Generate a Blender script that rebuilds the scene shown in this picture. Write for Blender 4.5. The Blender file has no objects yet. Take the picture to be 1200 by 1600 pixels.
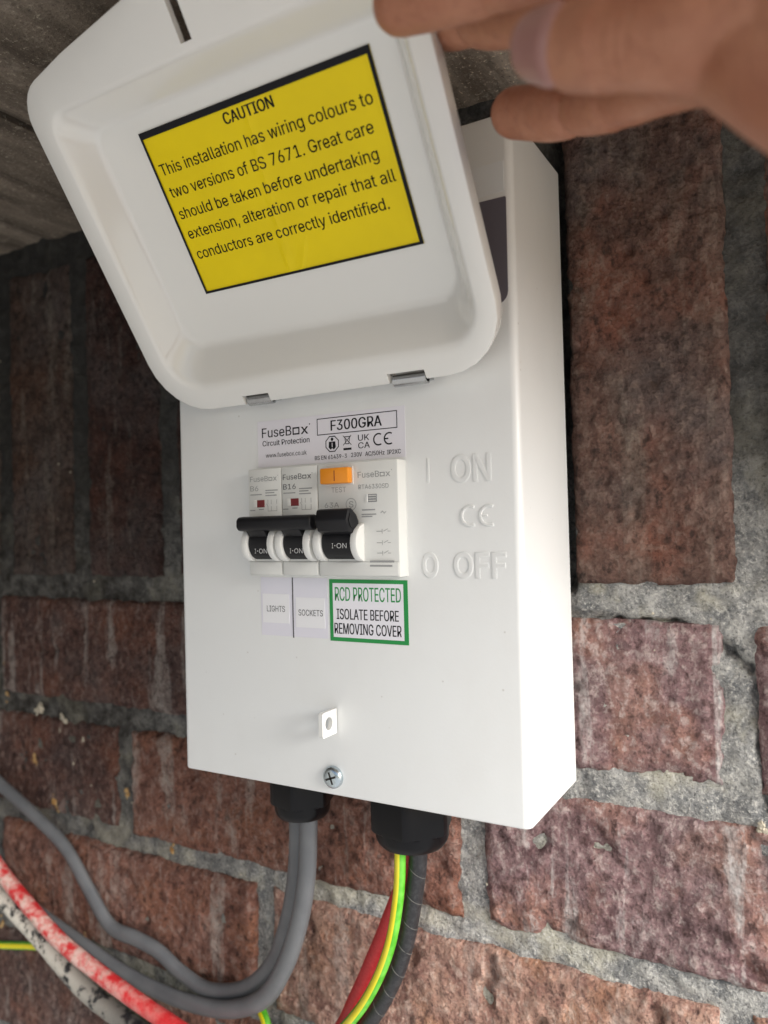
import bpy, bmesh, math, random
from mathutils import Vector, Matrix, noise

random.seed(4)
S = 0.00108                      # one drawing unit in metres (about a millimetre)
scene = bpy.context.scene

# ---------------------------------------------------------------- camera
cam_d = bpy.data.cameras.new('camera')
cam = bpy.data.objects.new('camera', cam_d)
scene.collection.objects.link(cam)
yaw, pitch, roll = 0.521, 0.018, -0.026
CAM = Vector((233.778, -235.106, 99.077))
def cam_axes():
    cy, sy, cp, sp = math.cos(yaw), math.sin(yaw), math.cos(pitch), math.sin(pitch)
    f = Vector((-sy*cp, cy*cp, sp)); r = Vector((cy, sy, 0)); u = r.cross(f)
    cr, sr = math.cos(roll), math.sin(roll)
    return cr*r + sr*u, -sr*r + cr*u, f
R_, U_, F_ = cam_axes()
m = Matrix.Identity(4)
for i in range(3):
    m[i][0] = R_[i]; m[i][1] = U_[i]; m[i][2] = -F_[i]; m[i][3] = CAM[i]*S
cam.matrix_world = m
cam_d.sensor_fit = 'HORIZONTAL'; cam_d.sensor_width = 36.0
cam_d.lens = 36.0*1190.62/1200.0
cam_d.clip_start = 0.005; cam_d.clip_end = 200
cam_d.dof.use_dof = True
cam_d.dof.focus_distance = 0.300
cam_d.dof.aperture_fstop = 11.0
scene.camera = cam

# ---------------------------------------------------------------- light
SUN_EL, SUN_AZ = math.radians(30), math.radians(74)     # azimuth to the right of the wall's normal
w = bpy.data.worlds.new('World'); scene.world = w; w.use_nodes = True
nt = w.node_tree
sky = nt.nodes.new('ShaderNodeTexSky'); sky.sky_type = 'NISHITA'; sky.sun_disc = False
sky.sun_elevation = SUN_EL
# the direction to the sun is (sin az, -cos az): measured clockwise from +Y
sky.sun_rotation = math.pi - SUN_AZ
sky.air_density = 1.0; sky.dust_density = 3.0; sky.ozone_density = 1.0
bg = nt.nodes['Background']; bg.inputs['Strength'].default_value = 0.07
nt.links.new(sky.outputs[0], bg.inputs['Color'])
sun_d = bpy.data.lights.new('sun', 'SUN'); sun_d.energy = 5.0; sun_d.angle = math.radians(42)
sun_d.color = (1.0, 1.0, 0.995)
sun = bpy.data.objects.new('sun', sun_d); scene.collection.objects.link(sun)
to_sun = Vector((math.sin(SUN_AZ)*math.cos(SUN_EL), -math.cos(SUN_AZ)*math.cos(SUN_EL), math.sin(SUN_EL)))
sun.rotation_euler = to_sun.to_track_quat('Z', 'Y').to_euler()
sun.location = to_sun*3
vs = scene.view_settings
vs.view_transform = 'Standard'; vs.look = 'None'; vs.gamma = 1.0; vs.exposure = 1.2
vs.use_curve_mapping = False

# ---------------------------------------------------------------- helpers
def link(o): scene.collection.objects.link(o); return o

def tag(o, label=None, cat=None, group=None, kind=None):
    if label: o['label'] = label
    if cat: o['category'] = cat
    if group: o['group'] = group
    if kind: o['kind'] = kind
    return o

def empty(name, loc=(0, 0, 0)):
    o = link(bpy.data.objects.new(name, None)); o.location = Vector(loc)*S
    o.empty_display_size = 0.02
    return o

def root_loc(o):
    v = Vector((0, 0, 0))
    while o is not None:
        v += o.location; o = o.parent
    return v

def build(name, verts, faces, mats, parent=None, smooth=False, mi=None, angle=None):
    """verts in drawing units in the place's own frame -> ONE mesh object"""
    off = root_loc(parent)
    me = bpy.data.meshes.new(name)
    me.from_pydata([Vector(v)*S - off for v in verts], [], faces)
    if not isinstance(mats, (list, tuple)): mats = [mats]
    for mm in mats: me.materials.append(mm)
    if mi: me.polygons.foreach_set('material_index', mi)
    bm = bmesh.new(); bm.from_mesh(me)
    if smooth:
        for f in bm.faces: f.smooth = True
        if angle:
            for e in bm.edges:
                if len(e.link_faces) == 2 and e.calc_face_angle(0) > angle: e.smooth = False
    bm.to_mesh(me); bm.free()
    o = link(bpy.data.objects.new(name, me))
    if parent: o.parent = parent
    return o

def fix(o):
    bm = bmesh.new(); bm.from_mesh(o.data); bmesh.ops.recalc_face_normals(bm, faces=bm.faces[:]); bm.to_mesh(o.data); bm.free()
    return o

class Geo:
    """collects shapes with material slots for one mesh"""
    def __init__(s): s.v = []; s.f = []; s.m = []
    def add(s, verts, faces, mi=0):
        n = len(s.v); s.v += [tuple(v) for v in verts]
        s.f += [tuple(i+n for i in f) for f in faces]; s.m += [mi]*len(faces)
    def quad(s, a, b, c, d, mi=0): s.add([a, b, c, d], [(0, 1, 2, 3)], mi)
    def box(s, x0, x1, y0, y1, z0, z1, mi=0, bev=0.0, seg=2):
        bm = bmesh.new(); bmesh.ops.create_cube(bm, size=1)
        for v in bm.verts:
            v.co = ((x0+x1)/2+v.co.x*(x1-x0), (y0+y1)/2+v.co.y*(y1-y0), (z0+z1)/2+v.co.z*(z1-z0))
        if bev: bmesh.ops.bevel(bm, geom=bm.edges[:], offset=bev, segments=seg, affect='EDGES', profile=0.5)
        s.bm(bm, mi)
    def bm(s, bm, mi=0):
        bm.verts.index_update()
        s.add([v.co[:] for v in bm.verts], [[v.index for v in f.verts] for f in bm.faces], mi); bm.free()
    def prism(s, prof, axis, a0, a1, mi=0, bev=0.0):
        """prof: 2-D outline in the other two axes"""
        def P(p, a): return {'x': (a, p[0], p[1]), 'y': (p[0], a, p[1]), 'z': (p[0], p[1], a)}[axis]
        n = len(prof); bm = bmesh.new()
        A = [bm.verts.new(P(p, a0)) for p in prof]; B = [bm.verts.new(P(p, a1)) for p in prof]
        bm.faces.new(A); bm.faces.new(B[::-1])
        for i in range(n): bm.faces.new((A[i], B[i], B[(i+1) % n], A[(i+1) % n]))
        bmesh.ops.recalc_face_normals(bm, faces=bm.faces[:])
        if bev:
            es = [e for e in bm.edges if e.calc_face_angle(0) > 0.6]
            bmesh.ops.bevel(bm, geom=es, offset=bev, segments=2, affect='EDGES', profile=0.5)
        s.bm(bm, mi)
    def out(s, name, mats, parent=None, smooth=False, angle=0.7):
        return build(name, s.v, s.f, mats, parent, smooth, s.m, angle)

# text ------------------------------------------------------------
# letter outlines of a plain sans serif: advance, closed contours in thousandths
GLYPHS = {
',': (187, '38,-119 68,71 137,71 84,-119'),
'-': (453, '337,244 337,188 114,188 114,244'),
'.': (187, '95,-4 78,-1 63,9 53,24 50,41 53,59 63,73 78,83 95,87 113,83 128,73 138,59 141,41 138,24 128,9 113,-1'),
'/': (249, '235,533 71,-76 14,-76 178,533'),
'0': (453, '227,-7 174,1 130,24 95,62 69,113 53,178 48,254 53,330 69,395 95,447 130,484 174,508 227,516 279,508 323,484 358,447 384,395 400,330 405,254 400,178 384,113 359,62 323,24 279,1;227,50 261,56 290,74 313,103 330,144 340,194 344,254 340,314 330,365 313,405 290,435 261,453 227,460 192,453 163,435 140,405 123,365 113,314 109,254 113,194 123,144 140,103 163,74 192,56'),
'1': (453, '76,0 76,55 391,55 391,0;276,509 276,0 212,0 212,448 209,448 86,358 86,427 198,509'),
'2': (453, '64,0 64,47 234,229 282,282 311,327 318,348 320,371 317,397 308,419 293,436 273,449 250,457 224,460 196,457 172,447 153,433 139,413 130,390 127,362 66,362 71,405 86,442 111,473 143,496 182,511 225,516 268,511 306,497 337,474 361,445 376,411 381,372 378,345 371,318 357,290 336,259 267,180 153,60 153,57 389,57 389,0'),
'3': (453, '218,-7 173,-3 133,10 98,30 70,57 52,91 44,132 109,132 115,107 126,87 144,71 165,59 191,52 219,50 248,53 275,61 297,74 315,93 325,116 329,145 326,172 316,196 299,217 275,234 242,244 201,248 157,248 157,299 288,448 288,452 70,452 70,509 372,509 372,461 211,278 211,289 264,288 308,276 344,253 371,222 387,186 393,145 387,103 370,66 344,36 309,12 266,-2'),
'4': (453, '40,105 40,158 247,509 311,509 109,166 109,163 413,163 413,105;282,0 282,121 282,146 282,318 343,318 343,0'),
'5': (453, '221,-7 178,-2 140,11 108,32 83,60 66,93 60,130 122,130 127,108 138,89 154,73 173,60 196,52 221,50 250,53 276,64 298,82 314,104 324,131 328,162 324,193 314,221 297,244 275,262 248,273 218,277 192,275 167,268 145,258 128,246 67,253 96,509 366,509 366,452 151,452 134,301 136,301 155,315 178,325 203,331 229,334 263,330 294,321 321,306 345,285 364,260 379,231 388,199 391,163 385,117 369,76 343,41 309,15 268,-1'),
'6': (453, '226,-7 182,-1 142,15 109,40 84,74 69,115 64,162 68,199 80,239 102,285 137,340 252,509 322,509 151,261 145,261 165,288 196,307 235,314 278,309 316,295 346,271 370,240 384,201 389,157 384,112 368,73 343,39 310,14 271,-2;226,48 254,52 279,63 299,79 314,101 324,128 327,157 324,187 314,213 299,235 279,251 254,262 226,265 198,262 174,252 153,235 138,214 128,188 125,158 128,128 138,102 153,79 174,63 198,52'),
'7': (453, '97,0 323,448 323,452 62,452 62,509 391,509 391,449 165,0'),
'9': (453, '226,516 271,510 310,494 343,468 368,434 384,393 389,347 385,309 373,270 350,224 315,168 200,0 130,0 301,248 307,248 287,221 257,202 218,195 175,199 137,214 106,237 83,269 68,307 64,352 69,397 85,436 110,469 143,494 182,510;226,460 199,457 174,446 154,429 138,407 129,381 125,352 129,322 138,295 154,274 174,257 199,247 226,243 254,247 279,257 299,273 314,295 324,321 327,350 324,381 314,407 299,429 279,446 254,457'),
'A': (479, '16,0 201,509 276,509 463,0 395,0 287,302 264,372 232,478 245,478 213,371 191,302 85,0;110,142 110,199 370,199 370,142'),
'B': (456, '60,0 60,509 241,509 289,504 329,491 359,469 381,442 394,410 398,374 395,344 387,320 373,301 356,286 315,267 315,262 339,257 363,245 385,227 402,203 414,173 418,136 413,100 400,67 377,39 344,18 301,4 247,0;125,57 245,57 296,63 330,80 349,105 355,137 352,161 342,184 327,203 306,218 279,228 248,231 125,231;125,285 238,285 265,288 288,296 308,309 323,326 333,348 336,372 330,403 313,429 283,446 240,452 125,452'),
'C': (510, '267,-7 205,1 150,25 104,63 70,115 48,179 40,254 48,329 70,393 104,445 150,484 205,508 267,516 305,513 340,504 373,490 402,471 427,447 448,418 463,385 473,348 408,348 401,373 389,395 375,413 357,428 337,440 315,449 267,456 223,450 184,432 150,403 125,364 109,314 103,254 109,194 125,145 151,105 184,76 223,59 267,53 315,60 357,81 375,96 389,114 401,136 408,160 473,160 463,124 448,91 428,62 402,38 373,19 341,5 305,-4'),
'D': (502, '219,0 96,0 96,57 215,57 272,63 318,81 354,110 379,149 394,198 399,255 394,312 379,361 354,399 320,428 275,446 221,452 93,452 93,509 225,509 294,501 353,478 399,441 433,391 455,329 462,255 455,181 433,119 398,68 351,31 291,8;125,509 125,0 60,0 60,509'),
'E': (418, '60,0 60,509 372,509 372,452 125,452 125,286 355,286 355,229 125,229 125,57 375,57 375,0'),
'F': (410, '60,0 60,509 369,509 369,452 125,452 125,278 346,278 346,221 125,221 125,0'),
'G': (520, '269,-7 205,1 149,25 104,64 69,116 47,179 40,254 47,329 69,393 103,445 149,484 203,508 265,516 304,513 340,504 374,489 403,469 429,445 449,416 465,384 474,349 408,349 387,393 356,427 337,439 315,448 265,456 222,450 183,432 150,404 125,364 109,314 103,254 109,194 125,145 151,105 184,76 224,59 269,53 309,57 345,71 374,93 396,123 410,160 415,202 434,199 283,199 283,256 478,256 478,200 471,141 451,91 419,50 377,19 326,0'),
'H': (517, '60,0 60,509 125,509 125,289 392,289 392,509 457,509 457,0 392,0 392,232 125,232 125,0'),
'I': (300, '31,0 31,57 118,57 118,452 31,452 31,509 269,509 269,452 183,452 183,57 269,57 269,0'),
'K': (466, '104,145 104,216 139,261 174,303 212,344 364,509 448,509 231,276 228,276;60,0 60,509 125,509 125,334 124,225 125,193 125,0;372,0 188,259 228,309 449,0'),
'L': (393, '60,0 60,509 125,509 125,57 361,57 361,0'),
'M': (628, '60,0 60,509 152,509 277,187 287,159 299,123 311,84 322,49 307,49 318,83 330,121 342,158 352,187 476,509 568,509 568,0 504,0 504,291 504,327 505,369 506,413 507,457 513,457 498,409 482,363 467,322 456,291 342,0 286,0 170,291 159,321 145,361 129,408 112,457 119,457 120,416 121,372 122,328 122,291 122,0'),
'N': (523, '60,0 60,509 136,509 343,183 363,151 388,107 414,55 405,54 401,108 399,157 399,195 399,509 463,509 463,0 387,0 202,290 177,331 148,381 108,452 119,454 122,384 124,328 125,291 125,0'),
'O': (533, '267,-7 205,1 150,25 105,63 70,115 48,179 40,254 48,329 70,393 105,445 150,484 205,508 267,516 329,508 384,484 429,445 464,393 486,329 493,254 486,179 464,115 429,63 384,25 329,1;267,53 310,59 349,76 383,105 408,144 425,194 430,254 425,314 408,365 383,404 349,433 310,450 267,456 223,450 184,433 151,404 125,364 109,314 103,254 109,194 125,144 151,105 184,76 223,59'),
'P': (444, '60,0 60,509 235,509 289,503 332,487 366,462 390,430 404,391 409,348 404,304 390,265 366,233 332,207 289,191 235,186 109,186 109,242 233,242 269,246 297,256 318,272 333,294 342,319 344,348 342,376 333,402 318,423 297,439 268,449 232,452 125,452 125,0'),
'R': (449, '60,0 60,509 236,509 290,504 333,489 367,465 390,433 405,395 409,352 405,309 390,271 367,240 333,217 289,203 236,198 96,198 96,255 234,255 269,258 298,267 319,281 334,300 342,324 345,352 342,380 334,405 319,425 298,440 269,449 233,452 125,452 125,0;353,0 230,229 303,229 428,0'),
'S': (446, '224,-9 172,-4 128,9 91,31 64,60 46,96 38,137 104,137 110,110 123,88 142,71 166,59 194,52 224,49 257,52 286,60 311,74 329,92 341,114 346,139 342,161 332,179 316,193 296,205 245,222 184,239 128,260 86,289 60,326 52,372 58,413 75,448 102,476 138,498 180,511 227,516 275,511 316,498 351,476 377,449 394,415 401,378 337,378 326,412 302,437 267,453 225,459 194,456 167,448 145,435 129,418 118,398 115,376 119,352 131,334 148,319 169,308 212,293 264,279 312,264 359,238 379,220 395,198 405,171 408,139 403,99 386,64 360,34 323,11 278,-4'),
'T': (448, '32,452 32,509 417,509 417,452 257,452 257,0 193,0 193,452'),
'U': (517, '259,-8 203,-2 154,15 114,43 85,80 66,124 60,173 60,509 124,509 124,178 128,144 141,113 160,87 187,68 220,56 259,52 298,56 331,68 357,87 377,113 389,144 393,178 393,509 457,509 457,173 451,124 433,80 403,43 363,15 315,-2'),
'V': (479, '204,0 16,509 84,509 192,206 215,137 248,31 235,31 267,138 290,206 395,509 463,509 278,0'),
'X': (474, '18,0 217,284 217,236 29,509 104,509 178,400 204,361 223,329 243,292 232,292 252,329 272,361 298,400 374,509 446,509 259,239 259,287 456,0 382,0 292,129 268,165 250,195 230,231 244,231 225,196 206,166 182,129 91,0'),
'a': (389, '160,-9 126,-5 94,5 68,22 48,45 35,73 30,108 34,138 43,161 58,179 78,193 125,211 178,220 234,227 265,235 273,243 276,255 276,257 273,279 267,297 256,311 240,322 220,329 196,331 171,329 149,322 118,301 100,274 41,291 57,322 79,346 104,364 133,375 163,382 194,384 239,379 263,372 286,360 306,343 322,320 333,290 337,251 337,0 277,0 277,52 272,52 252,25 236,12 215,1 190,-6;170,45 202,49 228,59 248,74 263,93 272,115 276,138 276,190 259,182 231,176 200,171 175,168 134,159 117,150 103,139 95,124 92,105 94,87 102,72 114,61 130,52'),
'b': (424, '229,-8 198,-5 172,4 153,17 138,31 118,59 112,59 112,0 53,0 53,509 114,509 114,319 118,319 137,346 152,360 171,373 197,381 229,384 274,378 313,361 345,332 370,293 385,245 390,189 385,133 370,84 346,45 313,16 274,-2;220,47 253,51 279,66 301,88 316,117 325,151 328,189 325,227 316,261 301,290 280,311 253,325 220,330 188,325 161,312 140,291 125,263 116,229 113,189 116,150 125,115 140,86 162,65 188,51'),
'c': (395, '207,-8 159,-2 117,16 82,46 56,85 40,133 34,187 40,243 56,291 82,330 117,360 159,378 207,384 260,377 305,356 324,341 340,322 353,301 362,277 303,262 290,289 270,311 242,325 207,330 173,325 145,310 124,287 108,258 99,224 96,187 99,151 108,117 124,89 145,66 173,51 207,46 243,52 271,66 292,89 304,117 363,102 354,78 341,56 325,37 306,21 285,9 261,-1'),
'd': (424, '195,-8 151,-2 111,16 79,45 55,84 39,133 34,189 39,245 55,293 79,332 112,361 151,378 196,384 228,381 253,373 272,360 287,346 306,319 311,319 311,509 372,509 372,0 313,0 313,59 307,59 287,31 272,17 252,4 227,-5;205,47 236,51 263,65 284,86 299,115 309,150 312,189 309,229 300,263 284,291 263,312 237,325 205,330 172,325 145,311 124,290 108,261 99,227 96,189 99,151 109,117 124,88 145,66 172,51'),
'e': (404, '212,-8 161,-2 117,16 82,46 56,85 40,132 34,187 39,242 55,290 81,329 115,359 157,378 205,384 236,382 266,374 294,361 319,341 341,315 357,282 368,242 371,194 371,169 75,169 75,221 338,221 310,202 307,237 298,269 283,294 263,314 237,326 205,330 173,326 146,313 125,294 109,270 99,241 96,211 96,178 100,139 110,106 128,80 151,61 179,50 212,46 254,53 271,61 285,73 297,88 306,105 365,91 353,63 335,39 311,19 283,4 249,-5'),
'f': (253, '228,379 228,327 6,327 6,379;81,0 81,432 84,461 96,486 113,505 135,519 161,527 187,530 222,527 243,521 227,468 215,472 195,474 171,470 154,460 145,443 142,419 142,0'),
'g': (425, '207,-151 168,-148 134,-140 105,-127 82,-110 64,-91 51,-69 101,-41 122,-66 136,-78 154,-88 178,-95 207,-97 249,-92 282,-75 304,-47 311,-6 311,68 306,68 287,41 272,28 252,16 227,8 195,5 152,10 113,27 80,53 55,90 39,136 34,191 39,246 55,293 80,332 112,361 152,378 196,384 228,382 253,373 273,360 288,346 308,319 313,319 313,379 372,379 372,-9 367,-54 350,-90 324,-117 291,-136 251,-147;205,59 237,63 264,75 285,95 300,121 309,154 312,193 309,231 300,264 285,291 264,312 237,325 205,330 172,325 145,312 124,290 109,262 99,229 96,193 99,155 109,123 124,96 145,76 172,63'),
'h': (410, '114,227 114,0 53,0 53,509 114,509 114,287 102,287 124,332 152,362 187,379 227,384 264,380 295,369 321,349 341,321 353,285 357,240 357,0 296,0 296,235 290,275 273,304 246,323 210,329 184,326 161,317 141,303 126,283 117,257'),
'i': (166, '53,0 53,379 114,379 114,0;84,443 67,446 54,455 44,468 41,483 44,499 54,512 67,521 84,524 100,521 114,512 123,499 126,483 123,468 114,455 100,446'),
'k': (380, '110,137 110,212 121,212 284,379 360,379 184,199 177,199;53,0 53,509 114,509 114,0;294,0 148,186 191,229 372,0'),
'l': (189, '139,-2 101,3 74,20 58,47 53,84 53,509 114,509 114,99 115,77 120,62 130,54 146,52 160,53 170,54 181,3 162,-1'),
'n': (409, '114,227 114,0 53,0 53,379 112,379 112,287 102,287 124,332 152,362 187,379 227,384 264,380 295,369 321,349 341,321 353,285 357,240 357,0 296,0 296,235 290,275 273,304 246,323 210,329 184,326 161,317 141,303 126,283 117,257'),
'o': (415, '207,-8 159,-2 117,16 82,46 56,85 40,133 34,187 40,243 56,291 82,330 117,360 159,378 207,384 256,378 299,360 333,330 359,291 376,243 381,187 376,133 359,85 333,46 299,16 256,-2;207,46 242,51 270,66 292,89 307,117 316,151 319,187 316,224 307,258 292,287 270,310 242,325 207,330 173,325 145,310 124,287 108,258 99,224 96,187 99,151 108,117 124,89 145,66 173,51'),
'p': (424, '53,-143 53,379 112,379 112,319 118,319 137,346 152,360 171,373 197,381 229,384 274,378 313,361 345,332 370,293 385,245 390,189 385,133 370,84 346,45 313,16 274,-2 229,-8 198,-5 173,4 153,17 138,31 118,59 114,59 114,-143;220,47 253,51 279,66 301,88 316,117 325,151 328,189 325,227 316,261 301,290 280,311 253,325 220,330 188,325 161,312 140,291 125,263 116,229 113,189 116,150 125,115 140,86 162,65 188,51'),
'r': (259, '53,0 53,379 112,379 112,321 115,321 130,347 152,367 181,380 213,385 229,384 243,384 243,322 230,324 207,326 182,323 159,315 140,301 126,284 117,262 114,237 114,0'),
's': (365, '182,-8 145,-5 112,3 84,18 62,38 45,63 36,94 94,107 105,79 124,60 150,49 181,45 217,50 244,62 262,81 268,103 265,121 254,136 237,147 212,155 149,170 104,186 72,208 53,237 47,274 51,305 65,332 87,354 115,370 149,381 187,384 223,381 254,372 279,358 299,339 314,316 324,290 268,277 258,298 243,316 219,328 187,333 156,329 131,317 114,299 109,277 112,258 124,243 144,232 172,223 229,209 275,194 306,171 325,142 331,107 326,75 312,47 290,24 260,6 223,-5'),
't': (227, '204,379 204,327 6,327 6,379;65,471 126,471 126,98 128,76 136,61 150,53 170,50 185,51 202,54 213,2 192,-3 168,-4 125,2 92,21 72,52 65,93'),
'u': (410, '182,-5 146,-1 115,11 89,31 69,59 57,95 53,139 53,379 114,379 114,144 119,105 137,75 164,56 200,50 226,53 249,62 268,77 283,97 293,122 296,153 296,379 357,379 357,0 298,0 298,92 307,92 286,47 257,17 222,0'),
'v': (389, '163,0 17,379 84,379 165,155 187,87 206,21 184,21 203,87 224,155 305,379 371,379 226,0'),
'w': (567, '138,0 23,379 87,379 133,214 154,137 175,41 165,41 186,135 206,214 252,379 316,379 362,214 382,136 402,41 391,41 413,135 434,214 480,379 545,379 429,0 368,0 319,172 305,225 291,280 277,338 291,338 277,280 263,225 248,172 199,0'),
'x': (378, '21,0 171,218 171,171 29,379 100,379 147,306 179,253 207,206 175,206 202,253 233,306 282,379 352,379 209,169 209,214 358,0 287,0 231,85 200,136 173,182 205,182 178,136 148,85 91,0'),
'y': (389, '47,-139 61,-86 71,-87 104,-89 118,-84 130,-74 141,-58 151,-36 163,-1 17,379 84,379 165,155 187,87 206,21 184,21 202,87 224,155 305,379 371,379 204,-58 191,-85 177,-107 159,-124 139,-136 117,-143 91,-145 65,-143'),
'z': (380, '42,0 42,46 254,320 254,323 48,323 48,379 333,379 333,331 126,60 126,56 339,56 339,0'),
' ': (187, ''),
}
def _area(c): return sum(c[i-1][0]*c[i][1]-c[i][0]*c[i-1][1] for i in range(len(c)))/2
def _inside(p, c):
    r = False
    for i in range(len(c)):
        (x0, y0), (x1, y1) = c[i-1], c[i]
        if (y0 > p[1]) != (y1 > p[1]) and p[0] < x0+(p[1]-y0)*(x1-x0)/(y1-y0): r = not r
    return r
_glyph = {}
def glyph(ch):
    """-> advance, list of solids, each an outer contour and its holes"""
    if ch not in _glyph:
        adv, con = GLYPHS[ch]; cs = []
        for c in con.split(';') if con else []:
            pts = []
            for q in c.split():
                q = tuple(int(t)/1000 for t in q.split(','))
                if not pts or math.dist(q, pts[-1]) > 0.008: pts.append(q)
            if math.dist(pts[0], pts[-1]) <= 0.008: pts.pop()
            cs.append(pts)
        sg = 0
        if cs: big = max(cs, key=lambda c: abs(_area(c))); sg = 1 if _area(big) > 0 else -1
        outs = [[c] for c in cs if _area(c)*sg > 0]
        for c in cs:
            if _area(c)*sg < 0:
                for o in outs:
                    if _inside(c[0], o[0]): o.append(c); break
        _glyph[ch] = (adv/1000, outs)
    return _glyph[ch]
def fill_mesh(loops, extrude=0.0, bevel=0.0):
    cu = bpy.data.curves.new('lettering', 'CURVE'); cu.dimensions = '2D'; cu.fill_mode = 'BOTH'
    cu.extrude = extrude; cu.bevel_depth = bevel; cu.bevel_resolution = 1
    for lp in loops:
        sp = cu.splines.new('POLY'); sp.points.add(len(lp)-1); sp.use_cyclic_u = True
        for p, q in zip(sp.points, lp): p.co = (q[0], q[1], 0, 1)
    ob = link(bpy.data.objects.new('lettering', cu))
    dg = bpy.context.evaluated_depsgraph_get(); dg.update()
    me = ob.evaluated_get(dg).to_mesh()
    v = [x.co[:] for x in me.vertices]; f = [tuple(p.vertices) for p in me.polygons]
    ob.evaluated_get(dg).to_mesh_clear()
    bpy.data.objects.remove(ob); bpy.data.curves.remove(cu)
    return v, f

CAPH = 0.509
def text(geo, body, x0, x1, z0, h, place, mi=0, bold=0.0, depth=None, **k):
    """fit a line of text between x0 and x1, baseline z0, capital height h; place(x, z, lift) -> point"""
    layers = {}; x = 0
    for ch in body:
        adv, outs = glyph(ch)
        for i, o in enumerate(outs):
            layers.setdefault(i, []).extend([[(q[0]+x, q[1]) for q in c] for c in o])
        x += adv
    xs = [q[0] for L in layers.values() for c in L for q in c]; a, b = min(xs), max(xs)
    sx = (x1-x0)/(b-a); sz = h/CAPH
    n = 0
    for i, L in layers.items():
        v, f = fill_mesh(L, **k)
        for sh in ((-bold/2, bold/2) if bold > 0.003 else (0,)):          # heavier strokes: a second impression beside the first
            geo.add([place(x0+(p[0]+sh-a)*sx, z0+p[1]*sz, (p[2]*depth if depth else 0.0)+0.012*n) for p in v], f, mi); n += 1

def bar(geo, x0, x1, z0, z1, place, mi=0):
    geo.quad(place(x0, z0, 0), place(x1, z0, 0), place(x1, z1, 0), place(x0, z1, 0), mi)

def stroke(geo, pts, wd, place, mi=0, closed=False):
    n = len(pts)
    for i in range(n if closed else n-1):
        a = Vector(pts[i]); b = Vector(pts[(i+1) % n]); d = (b-a)
        if d.length < 1e-6: continue
        d.normalize(); q = Vector((-d.y, d.x))*wd/2; a = a-d*wd/2; b = b+d*wd/2
        geo.quad(place(*(a-q), 0), place(*(b-q), 0), place(*(b+q), 0), place(*(a+q), 0), mi)

def arc(cx, cz, r, a0, a1, n=14):
    return [(cx+r*math.cos(math.radians(a0+(a1-a0)*i/n)), cz+r*math.sin(math.radians(a0+(a1-a0)*i/n))) for i in range(n+1)]

# splines ----------------------------------------------------------
def catmull(pts, n):
    P = [Vector(p) for p in pts]; P = [2*P[0]-P[1]]+P+[2*P[-1]-P[-2]]
    out = []
    for i in range(1, len(P)-2):
        for k in range(n):
            t = k/n; a, b, c, d = P[i-1], P[i], P[i+1], P[i+2]
            out.append(0.5*((2*b)+(c-a)*t+(2*a-5*b+4*c-d)*t*t+(3*b-3*c+d-a)*t**3))
    out.append(P[-2]); return out

# ---------------------------------------------------------------- materials
def mat(name, col, rough=0.5, metal=0.0, spec=0.5, bump=None, var=None, sss=0.0, coat=0.0):
    mm = bpy.data.materials.new(name); mm.use_nodes = True
    t = mm.node_tree; b = t.nodes['Principled BSDF']
    b.inputs['Base Color'].default_value = (*col, 1); b.inputs['Roughness'].default_value = rough
    b.inputs['Metallic'].default_value = metal; b.inputs['Specular IOR Level'].default_value = spec
    if coat: b.inputs['Coat Weight'].default_value = coat; b.inputs['Coat Roughness'].default_value = 0.12
    co = t.nodes.new('ShaderNodeTexCoord')
    if var:
        sc, other, lo, hi = var
        n = t.nodes.new('ShaderNodeTexNoise'); n.inputs['Scale'].default_value = sc; n.inputs['Detail'].default_value = 6
        r = t.nodes.new('ShaderNodeMapRange'); r.inputs[1].default_value = lo; r.inputs[2].default_value = hi
        x = t.nodes.new('ShaderNodeMix'); x.data_type = 'RGBA'
        x.inputs[6].default_value = (*col, 1); x.inputs[7].default_value = (*other, 1)
        t.links.new(co.outputs['Object'], n.inputs['Vector']); t.links.new(n.outputs['Fac'], r.inputs[0])
        t.links.new(r.outputs[0], x.inputs[0]); t.links.new(x.outputs[2], b.inputs['Base Color'])
    if bump:
        sc, st, dist = bump
        n = t.nodes.new('ShaderNodeTexNoise'); n.inputs['Scale'].default_value = sc; n.inputs['Detail'].default_value = 4
        u = t.nodes.new('ShaderNodeBump'); u.inputs['Strength'].default_value = st; u.inputs['Distance'].default_value = dist
        t.links.new(co.outputs['Object'], n.inputs['Vector']); t.links.new(n.outputs['Fac'], u.inputs['Height'])
        t.links.new(u.outputs[0], b.inputs['Normal'])
    return mm

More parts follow.
